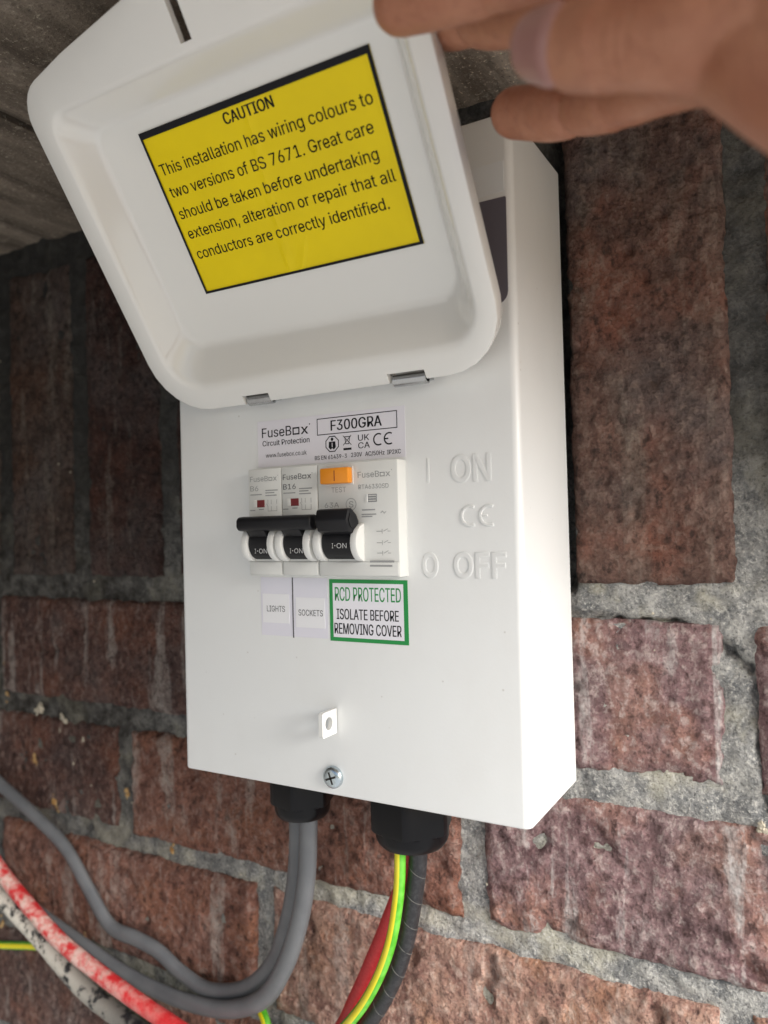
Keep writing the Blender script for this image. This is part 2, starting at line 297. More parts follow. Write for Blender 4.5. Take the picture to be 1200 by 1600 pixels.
class N:
    """small node-graph writer"""
    def __init__(s, name):
        s.m = bpy.data.materials.new(name); s.m.use_nodes = True; s.t = s.m.node_tree
        s.b = s.t.nodes['Principled BSDF']; s.co = s.t.nodes.new('ShaderNodeTexCoord').outputs['Object']
    def put(s, sock, v):
        if isinstance(v, bpy.types.NodeSocket): s.t.links.new(v, sock)
        elif isinstance(v, tuple): sock.default_value = (*v, 1) if len(v) == 3 and sock.type == 'RGBA' else v
        else: sock.default_value = v
    def map(s, scale=(1, 1, 1), loc=(0, 0, 0), rot=(0, 0, 0), src=None):
        n = s.t.nodes.new('ShaderNodeMapping'); s.put(n.inputs[0], src or s.co)
        n.inputs['Scale'].default_value = scale; n.inputs['Location'].default_value = loc; n.inputs['Rotation'].default_value = rot
        return n.outputs[0]
    def noise(s, scale, detail=5, rough=0.55, vec=None, dist=0.0):
        n = s.t.nodes.new('ShaderNodeTexNoise'); s.put(n.inputs['Vector'], vec or s.co)
        n.inputs['Scale'].default_value = scale; n.inputs['Detail'].default_value = detail
        n.inputs['Roughness'].default_value = rough; n.inputs['Distortion'].default_value = dist
        return n.outputs['Fac']
    def voro(s, scale, vec=None, feature='F1'):
        n = s.t.nodes.new('ShaderNodeTexVoronoi'); n.feature = feature; s.put(n.inputs['Vector'], vec or s.co)
        n.inputs['Scale'].default_value = scale; return n.outputs['Distance']
    def ramp(s, v, lo, hi, a=0.0, b=1.0):
        n = s.t.nodes.new('ShaderNodeMapRange'); s.put(n.inputs[0], v)
        for i, q in zip((1, 2, 3, 4), (lo, hi, a, b)): n.inputs[i].default_value = q
        return n.outputs[0]
    def mix(s, f, a, b, mode='MIX'):
        n = s.t.nodes.new('ShaderNodeMix'); n.data_type = 'RGBA'; n.blend_type = mode
        s.put(n.inputs[0], f); s.put(n.inputs[6], a); s.put(n.inputs[7], b); return n.outputs[2]
    def math(s, op, a, b=0.0):
        n = s.t.nodes.new('ShaderNodeMath'); n.operation = op; s.put(n.inputs[0], a); s.put(n.inputs[1], b); return n.outputs[0]
    def rand(s): return s.t.nodes.new('ShaderNodeObjectInfo').outputs['Random']
    def sep(s, v=None):
        n = s.t.nodes.new('ShaderNodeSeparateXYZ'); s.put(n.inputs[0], v or s.co); return n.outputs
    def bump(s, h, st, dist, prev=None):
        n = s.t.nodes.new('ShaderNodeBump'); n.inputs['Strength'].default_value = st; n.inputs['Distance'].default_value = dist
        s.put(n.inputs['Height'], h)
        if prev: s.put(n.inputs['Normal'], prev)
        return n.outputs[0]
    def done(s, col, rough=0.8, normal=None, spec=0.3):
        s.put(s.b.inputs['Base Color'], col); s.put(s.b.inputs['Roughness'], rough); s.b.inputs['Specular IOR Level'].default_value = spec
        if normal: s.put(s.b.inputs['Normal'], normal)
        return s.m

def brick_material(name, c0, c1, orange, grain, pit, run, amounts):
    """fired clay: two body colours, burnt orange patches, pale grains, pits and lime runs"""
    a_or, a_gr, a_run, a_grey = amounts
    n = N(name); r = n.rand()
    off = n.math('MULTIPLY', r, 3.0)
    cmb = n.t.nodes.new('ShaderNodeVectorMath'); cmb.operation = 'ADD'
    n.put(cmb.inputs[0], n.co); n.put(cmb.inputs[1], off); vec = cmb.outputs[0]
    big = n.noise(24, 4, 0.6, vec); mid = n.noise(95, 6, 0.66, vec); fine = n.noise(620, 6, 0.75, vec)
    lump = n.noise(250, 6, 0.62, n.map((1.15, 1, 0.85), src=vec))
    streak = n.noise(75, 5, 0.6, n.map((1, 1, 0.12)), 0.3)
    base = n.mix(n.ramp(mid, 0.36, 0.64), c0, c1)
    base = n.mix(n.ramp(big, 0.50, 0.68, 0, a_or), base, orange)
    base = n.mix(n.ramp(n.noise(18, 4, 0.55, n.map((1, 1, 1), (3, 1, 7))), 0.48, 0.66, 0, a_grey), base, (0.135, 0.122, 0.120))
    base = n.mix(n.ramp(lump, 0.52, 0.66, 0, a_gr), base, grain)
    base = n.mix(n.ramp(fine, 0.54, 0.70, 0, a_gr*0.7), base, grain)
    base = n.mix(n.ramp(lump, 0.46, 0.33, 0, 0.8), base, pit)
    base = n.mix(n.ramp(fine, 0.43, 0.30, 0, 0.7), base, pit)
    base = n.mix(n.math('MULTIPLY', n.ramp(streak, 0.55, 0.64, 0, a_run), n.ramp(lump, 0.38, 0.56, 0.4, 1)), base, run)
    base = n.mix(n.math('MULTIPLY', n.ramp(n.noise(45, 5, 0.7, n.map((1, 1, 0.5), (5, 2, 1))), 0.58, 0.70, 0, 0.55), n.ramp(fine, 0.4, 0.6, 0.2, 1)), base, run)
    vo = n.voro(560, vec); nm = n.bump(lump, 1.0, 0.0055); nm = n.bump(vo, 0.7, 0.0022, nm); nm = n.bump(fine, 0.9, 0.0016, nm)
    return n.done(base, 0.84, nm, 0.3)

def mortar_material():
    n = N('mortar')
    big = n.noise(28, 5, 0.6); mid = n.noise(110, 6, 0.65); fine = n.noise(700, 4, 0.7)
    base = n.mix(n.ramp(mid, 0.36, 0.64), (0.19, 0.195, 0.197), (0.47, 0.46, 0.43))
    base = n.mix(n.ramp(big, 0.50, 0.60, 0, 0.75), base, (0.56, 0.53, 0.42))
    base = n.mix(n.ramp(fine, 0.53, 0.64, 0, 0.8), base, (0.64, 0.62, 0.57))
    base = n.mix(n.ramp(fine, 0.45, 0.36, 0, 0.6), base, (0.075, 0.075, 0.075))
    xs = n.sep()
    shade_dirt = n.math('MULTIPLY', n.ramp(n.math('ADD', xs[0], n.math('MULTIPLY', big, 0.12)), 0.105, -0.05, 0, 1), n.ramp(mid, 0.3, 0.6, 1, 0.72))
    shade_dirt = n.math('MULTIPLY', shade_dirt, n.ramp(n.math('ADD', xs[2], n.math('MULTIPLY', mid, 0.08)), 0.10, 0.19, 0.62, 1))
    base = n.mix(shade_dirt, base, (0.024, 0.020, 0.016))                                     # shadow on the left painted in, with some dirt
    base = n.mix(n.math('MULTIPLY', n.ramp(n.math('ADD', xs[2], n.math('MULTIPLY', big, 0.06)), 0.262, 0.335, 0, 0.94), n.ramp(mid, 0.3, 0.6, 1, 0.86)), base, (0.038, 0.037, 0.035))  # joints darkened towards the top, their shade painted into the colour
    nm = n.bump(mid, 0.9, 0.004); nm = n.bump(fine, 0.9, 0.0015, nm)
    return n.done(base, 0.92, nm, 0.2)

def soffit_material(name, k):
    n = N(name)
    st = n.noise(55, 6, 0.65, n.map((1, 0.18, 1), rot=(0, 0, 0.25))); mid = n.noise(120, 6, 0.7); fine = n.noise(600, 4, 0.7)
    base = n.mix(n.ramp(st, 0.38, 0.66), (0.095, 0.075, 0.057), (0.26, 0.212, 0.165))
    base = n.mix(n.ramp(mid, 0.56, 0.72, 0, 0.6), base, (0.40, 0.35, 0.28))
    base = n.mix(n.ramp(fine, 0.58, 0.70, 0, 0.8), base, (0.5, 0.44, 0.34))
    base = n.mix(n.ramp(fine, 0.42, 0.30, 0, 0.8), base, (0.05, 0.04, 0.035))
    nm = n.bump(st, 0.6, 0.004); nm = n.bump(n.math('ADD', mid, fine), 0.7, 0.0015, nm)
    base = n.mix(1.0, base, (k, k, k), 'MULTIPLY')
    return n.done(base, 0.85, nm, 0.25)

def skin_material():
    n = N('skin')
    base = n.mix(n.ramp(n.noise(60, 4), 0.35, 0.65), (0.36, 0.142, 0.080), (0.47, 0.215, 0.130))
    base = n.mix(n.ramp(n.noise(420, 3), 0.5, 0.75, 0, 0.35), base, (0.26, 0.085, 0.055))
    wr = n.noise(260, 3, 0.6, n.map((1.0, 1.0, 0.35), rot=(0.4, 0.3, 0.2)))
    nm = n.bump(wr, 0.5, 0.0012); nm = n.bump(n.voro(1300), 0.35, 0.0005, nm)
    m_ = n.done(base, 0.48, nm, 0.4)
    n.b.inputs['Subsurface Weight'].default_value = 0.12; n.b.inputs['Subsurface Radius'].default_value = (0.003, 0.0012, 0.0007)
    n.b.inputs['Subsurface Scale'].default_value = 0.6
    return m_

def painted_cable(name, col, paint, lo, hi, x_from, x_to, thread=False):
    """a sheath with dried paint spattered over the length left of x_to"""
    n = N(name); x = n.sep()[0]
    msk = n.ramp(x, x_to*S, x_from*S)
    sp = n.noise(120, 6, 0.65)
    f = n.math('MULTIPLY', n.ramp(sp, lo, hi), msk)
    dust = n.math('MULTIPLY', n.ramp(n.noise(500, 4, 0.7), 0.45, 0.7), 0.25)
    c = n.mix(dust, col, tuple(min(1, q*1.6+0.08) for q in col))
    c = n.mix(f, c, paint)
    c = n.mix(n.math('MULTIPLY', n.ramp(n.noise(420, 4, 0.7), 0.56, 0.66), f), c, (0.30, 0.26, 0.20))
    nm = n.bump(sp, 0.4, 0.001)
    return n.done(c, n.ramp(f, 0, 1, 0.42, 0.85), nm, 0.4)

def coat_material():
    n = N('white_powder_coat')
    sm = n.noise(14, 6, 0.65, n.map((1, 1, 0.6))); sp = n.noise(900, 2, 0.5)
    base = n.mix(n.ramp(sm, 0.46, 0.75, 0, 0.5), (0.79, 0.80, 0.79), (0.715, 0.705, 0.68))
    base = n.mix(n.ramp(n.noise(170, 5, 0.8), 0.66, 0.78, 0, 0.28), base, (0.45, 0.42, 0.37))
    base = n.mix(n.ramp(n.voro(95), 0.05, 0.02, 0, 0.45), base, (0.35, 0.31, 0.27))
    return n.done(base, n.ramp(sm, 0.35, 0.7, 0.30, 0.46), n.bump(sp, 0.055, 0.0006), 0.5)

M = dict(
    coat=coat_material(),
    lid=mat('white_moulded_plastic', (0.785, 0.775, 0.74), 0.16, coat=0.7, bump=(500, 0.02, 0.0005)),
    breaker=mat('pale_grey_plastic', (0.70, 0.705, 0.68), 0.42, bump=(1200, 0.03, 0.0005)),
    cheek=mat('off_white_plastic', (0.74, 0.74, 0.715), 0.36),
    black=mat('black_plastic', (0.009, 0.009, 0.011), 0.42, spec=0.3, bump=(1500, 0.05, 0.0005)),
    gland=mat('black_nylon', (0.004, 0.004, 0.005), 0.30, spec=0.22, bump=(900, 0.05, 0.0005)),
    orange=mat('orange_plastic', (0.86, 0.30, 0.015), 0.35),
    red=mat('dark_red_flag', (0.17, 0.008, 0.012), 0.4),
    greyflag=mat('grey_flag', (0.27, 0.28, 0.28), 0.4),
    white=mat('white_vinyl', (0.82, 0.81, 0.86), 0.30),
    lilac=mat('white_glossy_paper', (0.77, 0.75, 0.80), 0.30),
    paper=mat('white_paper', (0.82, 0.82, 0.84), 0.5),
    strip=mat('pale_card', (0.74, 0.73, 0.80), 0.45),
    yellow=mat('yellow_vinyl', (0.90, 0.69, 0.0), 0.36, spec=0.3, var=(30, (0.85, 0.65, 0.0), 0.4, 0.6), bump=(40, 0.03, 0.002)),
    ink=mat('black_ink', (0.008, 0.008, 0.011), 0.5, spec=0.2),
    softink=mat('dark_grey_ink', (0.075, 0.075, 0.08), 0.5),
    greyink=mat('grey_ink', (0.33, 0.335, 0.335), 0.5),
    threadgrey=mat('grey_thread', (0.11, 0.108, 0.10), 0.8),
    whiteink=mat('white_ink', (0.62, 0.62, 0.62), 0.5),
    green=mat('green_ink', (0.008, 0.27, 0.055), 0.32),
    sticker=mat('charcoal_vinyl', (0.135, 0.122, 0.145), 0.42),
    steel=mat('bright_steel', (0.50, 0.51, 0.52), 0.24, metal=1.0, bump=(400, 0.1, 0.0006)),
    zinc=mat('zinc_plated_steel', (0.55, 0.62, 0.66), 0.27, metal=1.0, bump=(600, 0.1, 0.0006)),
    dark=mat('dark_recess', (0.02, 0.018, 0.015), 0.8),
    grey_sheath=mat('grey_sheath', (0.115, 0.12, 0.128), 0.40, var=(60, (0.14, 0.145, 0.152), 0.4, 0.6), bump=(160, 0.12, 0.001)),
    g=mat('green_sheath', (0.065, 0.34, 0.015), 0.34, var=(140, (0.16, 0.50, 0.06), 0.45, 0.7)),
    y=mat('yellow_sheath', (0.72, 0.62, 0.012), 0.34, var=(140, (0.70, 0.62, 0.05), 0.5, 0.75)),
    crumb=mat('dry_foam', (0.34, 0.18, 0.055), 0.9, var=(220, (0.52, 0.36, 0.17), 0.4, 0.6), bump=(700, 0.8, 0.002)),
    grit=mat('pale_grit', (0.50, 0.45, 0.35), 0.9, bump=(700, 0.8, 0.002)),
    nail=mat('fingernail', (0.33, 0.165, 0.145), 0.32, var=(90, (0.38, 0.20, 0.18), 0.4, 0.6)),
    render=mat('grey_render', (0.13, 0.128, 0.125), 0.9, var=(30, (0.18, 0.178, 0.17), 0.4, 0.6), bump=(120, 0.5, 0.004)),
    ground=mat('pale_paving', (0.36, 0.36, 0.355), 0.9, var=(6, (0.28, 0.28, 0.275), 0.4, 0.6), bump=(40, 0.4, 0.01)),
)

M['brick_pale'] = brick_material('mauve_brick', (0.225, 0.124, 0.128), (0.41, 0.262, 0.262), (0.52, 0.25, 0.155), (0.68, 0.55, 0.51), (0.09, 0.048, 0.045), (0.66, 0.61, 0.585), (0.65, 0.75, 1.0, 0.3))
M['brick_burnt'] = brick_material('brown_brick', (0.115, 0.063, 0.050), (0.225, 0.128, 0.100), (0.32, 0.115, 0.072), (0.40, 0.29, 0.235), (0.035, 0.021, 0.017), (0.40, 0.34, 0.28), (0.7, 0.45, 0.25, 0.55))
M['brick_dark'] = brick_material('shadowed_brick', (0.032, 0.016, 0.014), (0.085, 0.040, 0.032), (0.15, 0.052, 0.030), (0.19, 0.14, 0.115), (0.014, 0.009, 0.008), (0.23, 0.20, 0.175), (0.5, 0.35, 0.55, 0.4))  # dark bricks left of the box, its shadow painted into their colour
M['brick_sandy'] = brick_material('sandy_orange_brick', (0.36, 0.185, 0.145), (0.60, 0.37, 0.28), (0.60, 0.30, 0.16), (0.68, 0.50, 0.41), (0.10, 0.052, 0.045), (0.58, 0.50, 0.45), (0.85, 0.75, 0.4, 0.2))
M['brick_umber'] = brick_material('umber_brick', (0.06, 0.040, 0.033), (0.125, 0.083, 0.068), (0.15, 0.065, 0.035), (0.20, 0.155, 0.125), (0.022, 0.015, 0.012), (0.24, 0.205, 0.17), (0.5, 0.4, 0.5, 0.5))  # darker grey-brown for the far left uprights
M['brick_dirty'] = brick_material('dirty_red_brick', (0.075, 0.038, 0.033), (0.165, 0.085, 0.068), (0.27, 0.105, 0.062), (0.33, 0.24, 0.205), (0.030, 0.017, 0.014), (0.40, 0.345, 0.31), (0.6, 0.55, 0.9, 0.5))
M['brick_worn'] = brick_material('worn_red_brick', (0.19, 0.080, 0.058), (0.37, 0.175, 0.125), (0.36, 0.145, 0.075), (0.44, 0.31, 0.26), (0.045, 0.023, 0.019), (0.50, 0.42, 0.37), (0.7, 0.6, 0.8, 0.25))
M['mortar'] = mortar_material(); M['soffit'] = soffit_material('soffit_concrete', 1.15); M['soffit_grit_lit'] = soffit_material('lit_gritty_concrete', 3.3); M['skin'] = skin_material()  # gritty right slabs: same concrete, light painted in as a brighter colour
M['black_sheath'] = painted_cable('black_sheath', (0.016, 0.016, 0.018), (0.60, 0.565, 0.49), 0.42, 0.49, -165, -60)
M['red_sheath'] = painted_cable('red_sheath', (0.50, 0.022, 0.025), (0.62, 0.42, 0.37), 0.44, 0.60, -110, -35)

# ---------------------------------------------------------------- setting: ground, ceiling, added shade wall, brick wall
WY = 55.6
g = Geo(); g.quad((-6000, -9000, -1050), (9000, -9000, -1050), (9000, 400, -1050), (-6000, 400, -1050))
tag(g.out('ground', M['ground']), kind='structure')

def fbm(x, y, z, o=4):
    return noise.fractal(Vector((x, y, z)), 1.0, 2.0, o, noise_basis='PERLIN_ORIGINAL')

# concrete soffit over the recess: four slabs side by side, seams running out from the wall
SZ = 272
ceil = tag(empty('ceiling', (0, WY, SZ)), kind='structure')
def soffit_slab(x0, x1, y0, y1, z, seed, kind='soffit'):
    nx = max(4, int((x1-x0)/6)); ny = max(6, int((y1-y0)/10)); V = []; F = []
    for j in range(ny+1):
        for i in range(nx+1):
            x = x0+(x1-x0)*i/nx; y = y0+(y1-y0)*j/ny
            e = min(x-x0, x1-x)
            d = 1.6*fbm(x/26, y/60, seed)+0.5*fbm(x/7, y/9, seed+5)+(1.6 if e < 0.1 else 0)
            V.append((x, y, z+d))
    for j in range(ny):
        for i in range(nx):
            a = j*(nx+1)+i; F.append((a, a+nx+1, a+nx+2, a+1))
    # sides and top
    b = len(V); V += [(x0, y0, z+55), (x1, y0, z+55), (x1, y1, z+55), (x0, y1, z+55)]
    c = [0, nx, (ny+1)*(nx+1)-1, ny*(nx+1)]
    F += [tuple(range(0, nx+1))+(b+1, b), tuple(ny*(nx+1)+i for i in range(nx, -1, -1))+(b+3, b+2),
          tuple(j*(nx+1) for j in range(ny, -1, -1))+(b, b+3), tuple(j*(nx+1)+nx for j in range(ny+1))+(b+2, b+1), (b, b+1, b+2, b+3)]
    return build('slab', V, F, M[kind], ceil, True, None, 0.5)
SOF_Y = -420
for k, (x0, x1, dz) in enumerate([(-330, -160, 1.5), (-159, -57.5, 0.0), (-56.3, 78, 1.2), (79, 330, 0.4), (331, 620, 1.0)]):
    soffit_slab(x0, x1, SOF_Y, WY+60, SZ+dz, 11.3*k, 'soffit_grit_lit' if k >= 3 else 'soffit')

# unseen wall added on the left to block light, just beyond the frame
sw = tag(empty('shade_wall', (-232, 0, -1050)), kind='structure')
gg = Geo(); gg.box(-330, -230, -1490, WY+15, -1052, SZ+30, 0, 3.0, 2)
gg.out('shade_wall_face', M['render'], sw)

# the brick wall behind
wall = tag(empty('brick_wall', (0, WY, -150)), 'weathered dark red brick wall with grey mortar and a soldier course behind the white box', 'wall')
def brick(x0, x1, z0, z1, seed, proud=0.0, kind='brick_pale'):
    st = 1.5
    nx = max(6, int((x1-x0)/st)); nz = max(6, int((z1-z0)/st)); V = []; F = []
    tilt = random.uniform(-0.006, 0.006); tz = random.uniform(-0.008, 0.008)
    for j in range(nz+1):
        for i in range(nx+1):
            x = x0+(x1-x0)*i/nx; z = z0+(z1-z0)*j/nz
            e = min(i, nx-i, j, nz-j)
            d = 1.1*fbm(x/24, z/24, seed, 3)+0.7*fbm(x/7, z/7, seed+3, 3)+0.62*fbm(x/2.9, z/2.9, seed+6, 2)
            d += (2.6, 0.9, 0.35, 0.1)[e] if e < 4 else 0
            if e == 0:                                  # ragged arris
                rx = 0.9*fbm(x/15, z/15, seed+8)+0.45*fbm(x/4, z/4, seed+9); rz = 0.9*fbm(x/15, z/15, seed+15)+0.45*fbm(x/4, z/4, seed+16)
                if i in (0, nx): x += rx
                if j in (0, nz): z += rz
            # chipped places
            c = fbm(x/13, z/13, seed+30, 3)
            if c > 0.42: d += (c-0.42)*7
            V.append((x, WY-1.6-proud+d+tilt*(x-x0)+tz*(z-z0), z))
    for j in range(nz):
        for i in range(nx):
            a = j*(nx+1)+i; F.append((a, a+1, a+nx+2, a+nx+1))
    rim = [i for i in range(nx)]+[j*(nx+1)+nx for j in range(nz)]+[nz*(nx+1)+i for i in range(nx, 0, -1)]+[j*(nx+1) for j in range(nz, 0, -1)]
    b = len(V)
    for i in rim: V.append((V[i][0], WY+40, V[i][2]))
    L = len(rim)
    for k in range(L): F.append((rim[k], b+k, b+(k+1) % L, rim[(k+1) % L]))
    F.append(tuple(b+k for k in range(L)))
    return build('brick', V, F, M[kind], wall, True, None, 0.9)
sd = 0.0
# soldier course (upright bricks), then two and a half stretcher courses
for xc in [-269, -200.5, -131, -62, 7, 76, 145, 213.5, 282.5, 351, 420, 489]:
    sd += 4.7
    brick(xc+(6.6 if xc == 145 else 6.0), xc+62.5, 75, 256, sd, random.uniform(-0.4, 0.8), 'brick_burnt' if xc > 0 else ('brick_dark' if xc > -150 else 'brick_umber'))
rows = [(3.5, 62, [-213, -5, 207]), (-63.5, -7.5, [-308, -100, 104.5, 312]), (-130, -73, [-213.5, -5.5, 202]), (-198, -140, [-308, -102, 105, 312]), (-266, -208, [-213, -5, 203]), (-334, -276, [-308, -100, 107, 314])]
for z0, z1, js in rows:
    js = [js[0]-208]+js if js[0] > -250 else js
    js = js+[js[-1]+208, js[-1]+416]
    for a, b in zip(js[:-1], js[1:]):
        sd += 3.9
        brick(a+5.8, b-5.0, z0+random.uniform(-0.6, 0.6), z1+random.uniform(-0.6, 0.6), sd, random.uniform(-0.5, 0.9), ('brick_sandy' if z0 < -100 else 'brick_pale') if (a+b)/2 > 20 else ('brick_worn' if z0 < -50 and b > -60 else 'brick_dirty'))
# mortar: one rough recessed sheet, with the open cracks where it has shrunk, and a joint deepened for shade
V = []; F = []
X0, X1, Z0, Z1, st = -300, 560, -345, 290, 1.8
grooves = [([(148, 62.6), (166, 62.2), (176, 61.5), (186, 61.0), (196, 58.0), (205, 52.0), (212, 46.0), (214.5, 30), (213.5, 20), (216, 8), (214, -2)], 1.15),
          ([(147.6, 258), (147.8, 160), (147.4, 74)], 2.4)]  # joint beside the box, deepened to darken its contact shadow
segs = [(Vector(a), Vector(b), wd) for pts, wd in grooves for a, b in zip(pts[:-1], pts[1:])]
nx, nz = int((X1-X0)/st), int((Z1-Z0)/st)
for j in range(nz+1):
    for i in range(nx+1):
        x = X0+st*i; z = Z0+st*j
        d = 1.5*fbm(x/20, z/20, 77, 3)+1.0*fbm(x/5.5, z/5.5, 81, 4)
        if 90 < x < 225:
            p = Vector((x+0.9*noise.noise(Vector((x/4, z/4, 3))), z+0.9*noise.noise(Vector((x/4, z/4, 9)))))
            for A0, B0, wd in segs:
                if min(A0.x, B0.x)-3 < x < max(A0.x, B0.x)+3 and min(A0.y, B0.y)-3 < z < max(A0.y, B0.y)+3:
                    ab = B0-A0; t = max(0, min(1, (p-A0).dot(ab)/ab.length_squared)); q = (p-A0-ab*t).length
                    if q < wd*2: d += (4.5 if wd < 2 else 14)*(1-q/(wd*2))
        V.append((x, WY+0.6+d, z))
for j in range(nz):
    for i in range(nx):
        a = j*(nx+1)+i; F.append((a, a+1, a+nx+2, a+nx+1))
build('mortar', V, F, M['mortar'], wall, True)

# ---------------------------------------------------------------- the consumer unit
unit = tag(empty('fuse_box', (75, 0, 0)), 'white metal fuse box on the brick wall with its lid held open', 'fuse box')
BW, BH, BD = 150.0, 233.3, 52.4
def rounded(pts, radii, n=6):
    """rounded polygon, the same number of points for every call with the same n and corner count"""
    out = []; L = len(pts)
    for i in range(L):
        p = Vector(pts[i]); a = Vector(pts[i-1])-p; b = Vector(pts[(i+1) % L])-p; r = radii[i]
        ang = a.angle(b); t = min(r/math.tan(ang/2), a.length*0.49, b.length*0.49); rr = t*math.tan(ang/2)
        s = p+a.normalized()*t; e = p+b.normalized()*t
        c = p+(a.normalized()+b.normalized()).normalized()*(rr/math.sin(ang/2))
        v0 = s-c; v1 = e-c; sw_ = v0.angle_signed(v1)
        for k in range(n+1):
            th = -sw_*k/n
            out.append(c+Vector((v0.x*math.cos(th)-v0.y*math.sin(th), v0.x*math.sin(th)+v0.y*math.cos(th))))
    return out
g = Geo()
prof = rounded([(0, BD), (0, 0), (BW, 0), (BW, BD)], [0.4, 2.2, 2.8, 0.4], 6)
bm = bmesh.new()
A = []
for z, ins in ((0, 0.8), (0.25, 0.25), (0.8, 0), (BH-0.8, 0), (BH-0.25, 0.25), (BH, 0.8)):
    A.append([bm.verts.new((BW/2+(q.x-BW/2)*(1-ins/(BW/2)), BD/2+(q.y-BD/2)*(1-ins/(BD/2)), z)) for q in prof])
for a, b in zip(A[:-1], A[1:]):
    for i in range(len(a)): bm.faces.new((a[i], a[(i+1) % len(a)], b[(i+1) % len(a)], b[i]))
bm.faces.new(A[0][::-1]); bm.faces.new(A[-1])
bmesh.ops.recalc_face_normals(bm, faces=bm.faces[:])
g.bm(bm)
g.out('enclosure', [M['coat']], unit, True, 0.75)

def front(y):                                   # a plane parallel to the box front, y in front of it
    return lambda x, z, l=0.0: (x, -y-l, z)

# raised lettering pressed into the cover
g = Geo()
kw = dict(extrude=0.02, bevel=0.03, depth=2.9)
fp = front(0.10)
g.box(116.2, 117.3, -0.10, 0.05, 113.4, 122.0, 0, 0.1)
text(g, 'ON', 125.8, 139.6, 113.4, 8.4, fp, **kw)
def emboss(geo, polys, depth):
    v, f = fill_mesh(polys, 0.02, 0.14)
    geo.add([fp(p[0], p[1], p[2]*depth) for p in v], f)
def arc_band(cx, cz): return arc(cx, cz, 3.6, 68, 292)+arc(cx, cz, 2.9, 68, 292)[::-1]
emboss(g, [arc_band(132.2, 101.6)], 1.5); emboss(g, [arc_band(138.9, 101.6)], 1.5)
emboss(g, [[(135.6, 101.3), (138.2, 101.3), (138.2, 101.9), (135.6, 101.9)]], 1.2)
text(g, 'O', 113.9, 119.4, 81.2, 7.8, fp, **kw)
text(g, 'OFF', 125.8, 144.0, 81.2, 7.9, fp, **kw)
g.out('raised_lettering', [M['coat']], unit, True, 0.9)

# charcoal sticker on the upper front, mostly behind the lid
st_out = rounded([(96, 170.5), (147.6, 170.5), (147.8, 205.6), (96, 205.6)], [4, 4.2, 0.6, 0.6], 5)
g = Geo(); g.prism([p[:] for p in st_out], 'y', -0.14, -0.02)
text(g, 'y', 137.4, 140.9, 186.0, 4.8, front(0.2), 1, 0.01)
g.out('charcoal_sticker', [M['sticker'], M['ink']], unit)
# shallow raised panel edge above the sticker
g = Geo(); g.box(96, 147.2, -0.12, 0.03, 207.5, 217.5, 0, 0.05, 1)
g.out('cover_plate', [M['coat']], unit)

# ---- product label
g = Geo(); g.box(42.6, 108.3, -0.15, -0.02, 123.1, 141.1, 0)
P = front(0.19)
text(g, 'FuseB', 44.8, 59.0, 134.6, 3.7, P, 1, 0.014)
stroke(g, [(59.9, 134.9), (62.6, 134.9), (62.6, 137.2), (59.9, 137.2)], 0.55, P, 1, True)
text(g, 'x', 63.5, 66.9, 134.6, 3.7, P, 1, 0.014); bar(g, 67.4, 67.8, 137.9, 138.4, P, 1)
text(g, 'Circuit Protection', 45.0, 67.4, 131.3, 2.05, P, 1, 0.022)
text(g, 'www.fusebox.co.uk', 46.5, 66.0, 126.75, 1.7, P, 1, 0.004)
stroke(g, [(71.1, 133.6), (105.1, 133.6), (105.1, 139.55), (71.1, 139.55)], 0.32, P, 1, True)
text(g, 'F300GRA', 77.2, 98.9, 134.75, 3.8, P, 1, 0.034)
oc = [(77.6+3.0*math.cos(math.radians(22.5+45*i)), 129.85+3.0*math.sin(math.radians(22.5+45*i))) for i in range(8)]
stroke(g, oc, 0.35, P, 1, True)                 # figure reading a book, in an octagon
def fill(pts, mi=1): g.add([P(*q) for q in pts], [tuple(range(len(pts)))], mi)
fill(arc(77.6, 131.55, 0.62, 0, 360, 10)[:-1])
fill([(76.2, 130.7), (79.0, 130.7), (79.2, 128.6), (78.3, 127.7), (77.6, 128.3), (76.9, 127.7), (76.0, 128.6)])
bar(g, 77.45, 77.75, 128.6, 130.3, front(0.22), 0)
stroke(g, [(83.2, 131.9), (83.6, 129.4), (84.9, 129.4), (85.3, 131.9)], 0.28, P, 1)      # crossed-out wheeled bin
stroke(g, [(82.9, 132.0), (85.6, 132.0)], 0.3, P, 1)
stroke(g, [(82.5, 132.4), (85.9, 129.0)], 0.25, P, 1); stroke(g, [(85.9, 132.4), (82.5, 129.0)], 0.25, P, 1)
bar(g, 82.5, 86.0, 127.1, 127.9, P, 1)
text(g, 'UK', 88.9, 93.6, 130.1, 2.15, P, 1, 0.012); text(g, 'CA', 88.9, 93.8, 127.3, 2.15, P, 1, 0.012)
stroke(g, arc(97.5, 130.0, 2.0, 65, 295), 0.5, P, 1); stroke(g, arc(101.9, 130.0, 2.0, 65, 295), 0.5, P, 1)
bar(g, 99.9, 101.5, 129.75, 130.25, P, 1)
text(g, 'BS EN 61439-3', 69.7, 83.9, 124.3, 1.5, P, 1, 0.026); text(g, '230V', 85.8, 90.4, 124.4, 1.55, P, 1, 0.026)
text(g, 'AC/50Hz', 91.8, 99.8, 124.4, 1.55, P, 1, 0.026); text(g, 'IP2XC', 100.9, 106.4, 124.35, 1.55, P, 1, 0.026)
g.out('product_label', [M['lilac'], M['ink']], unit)

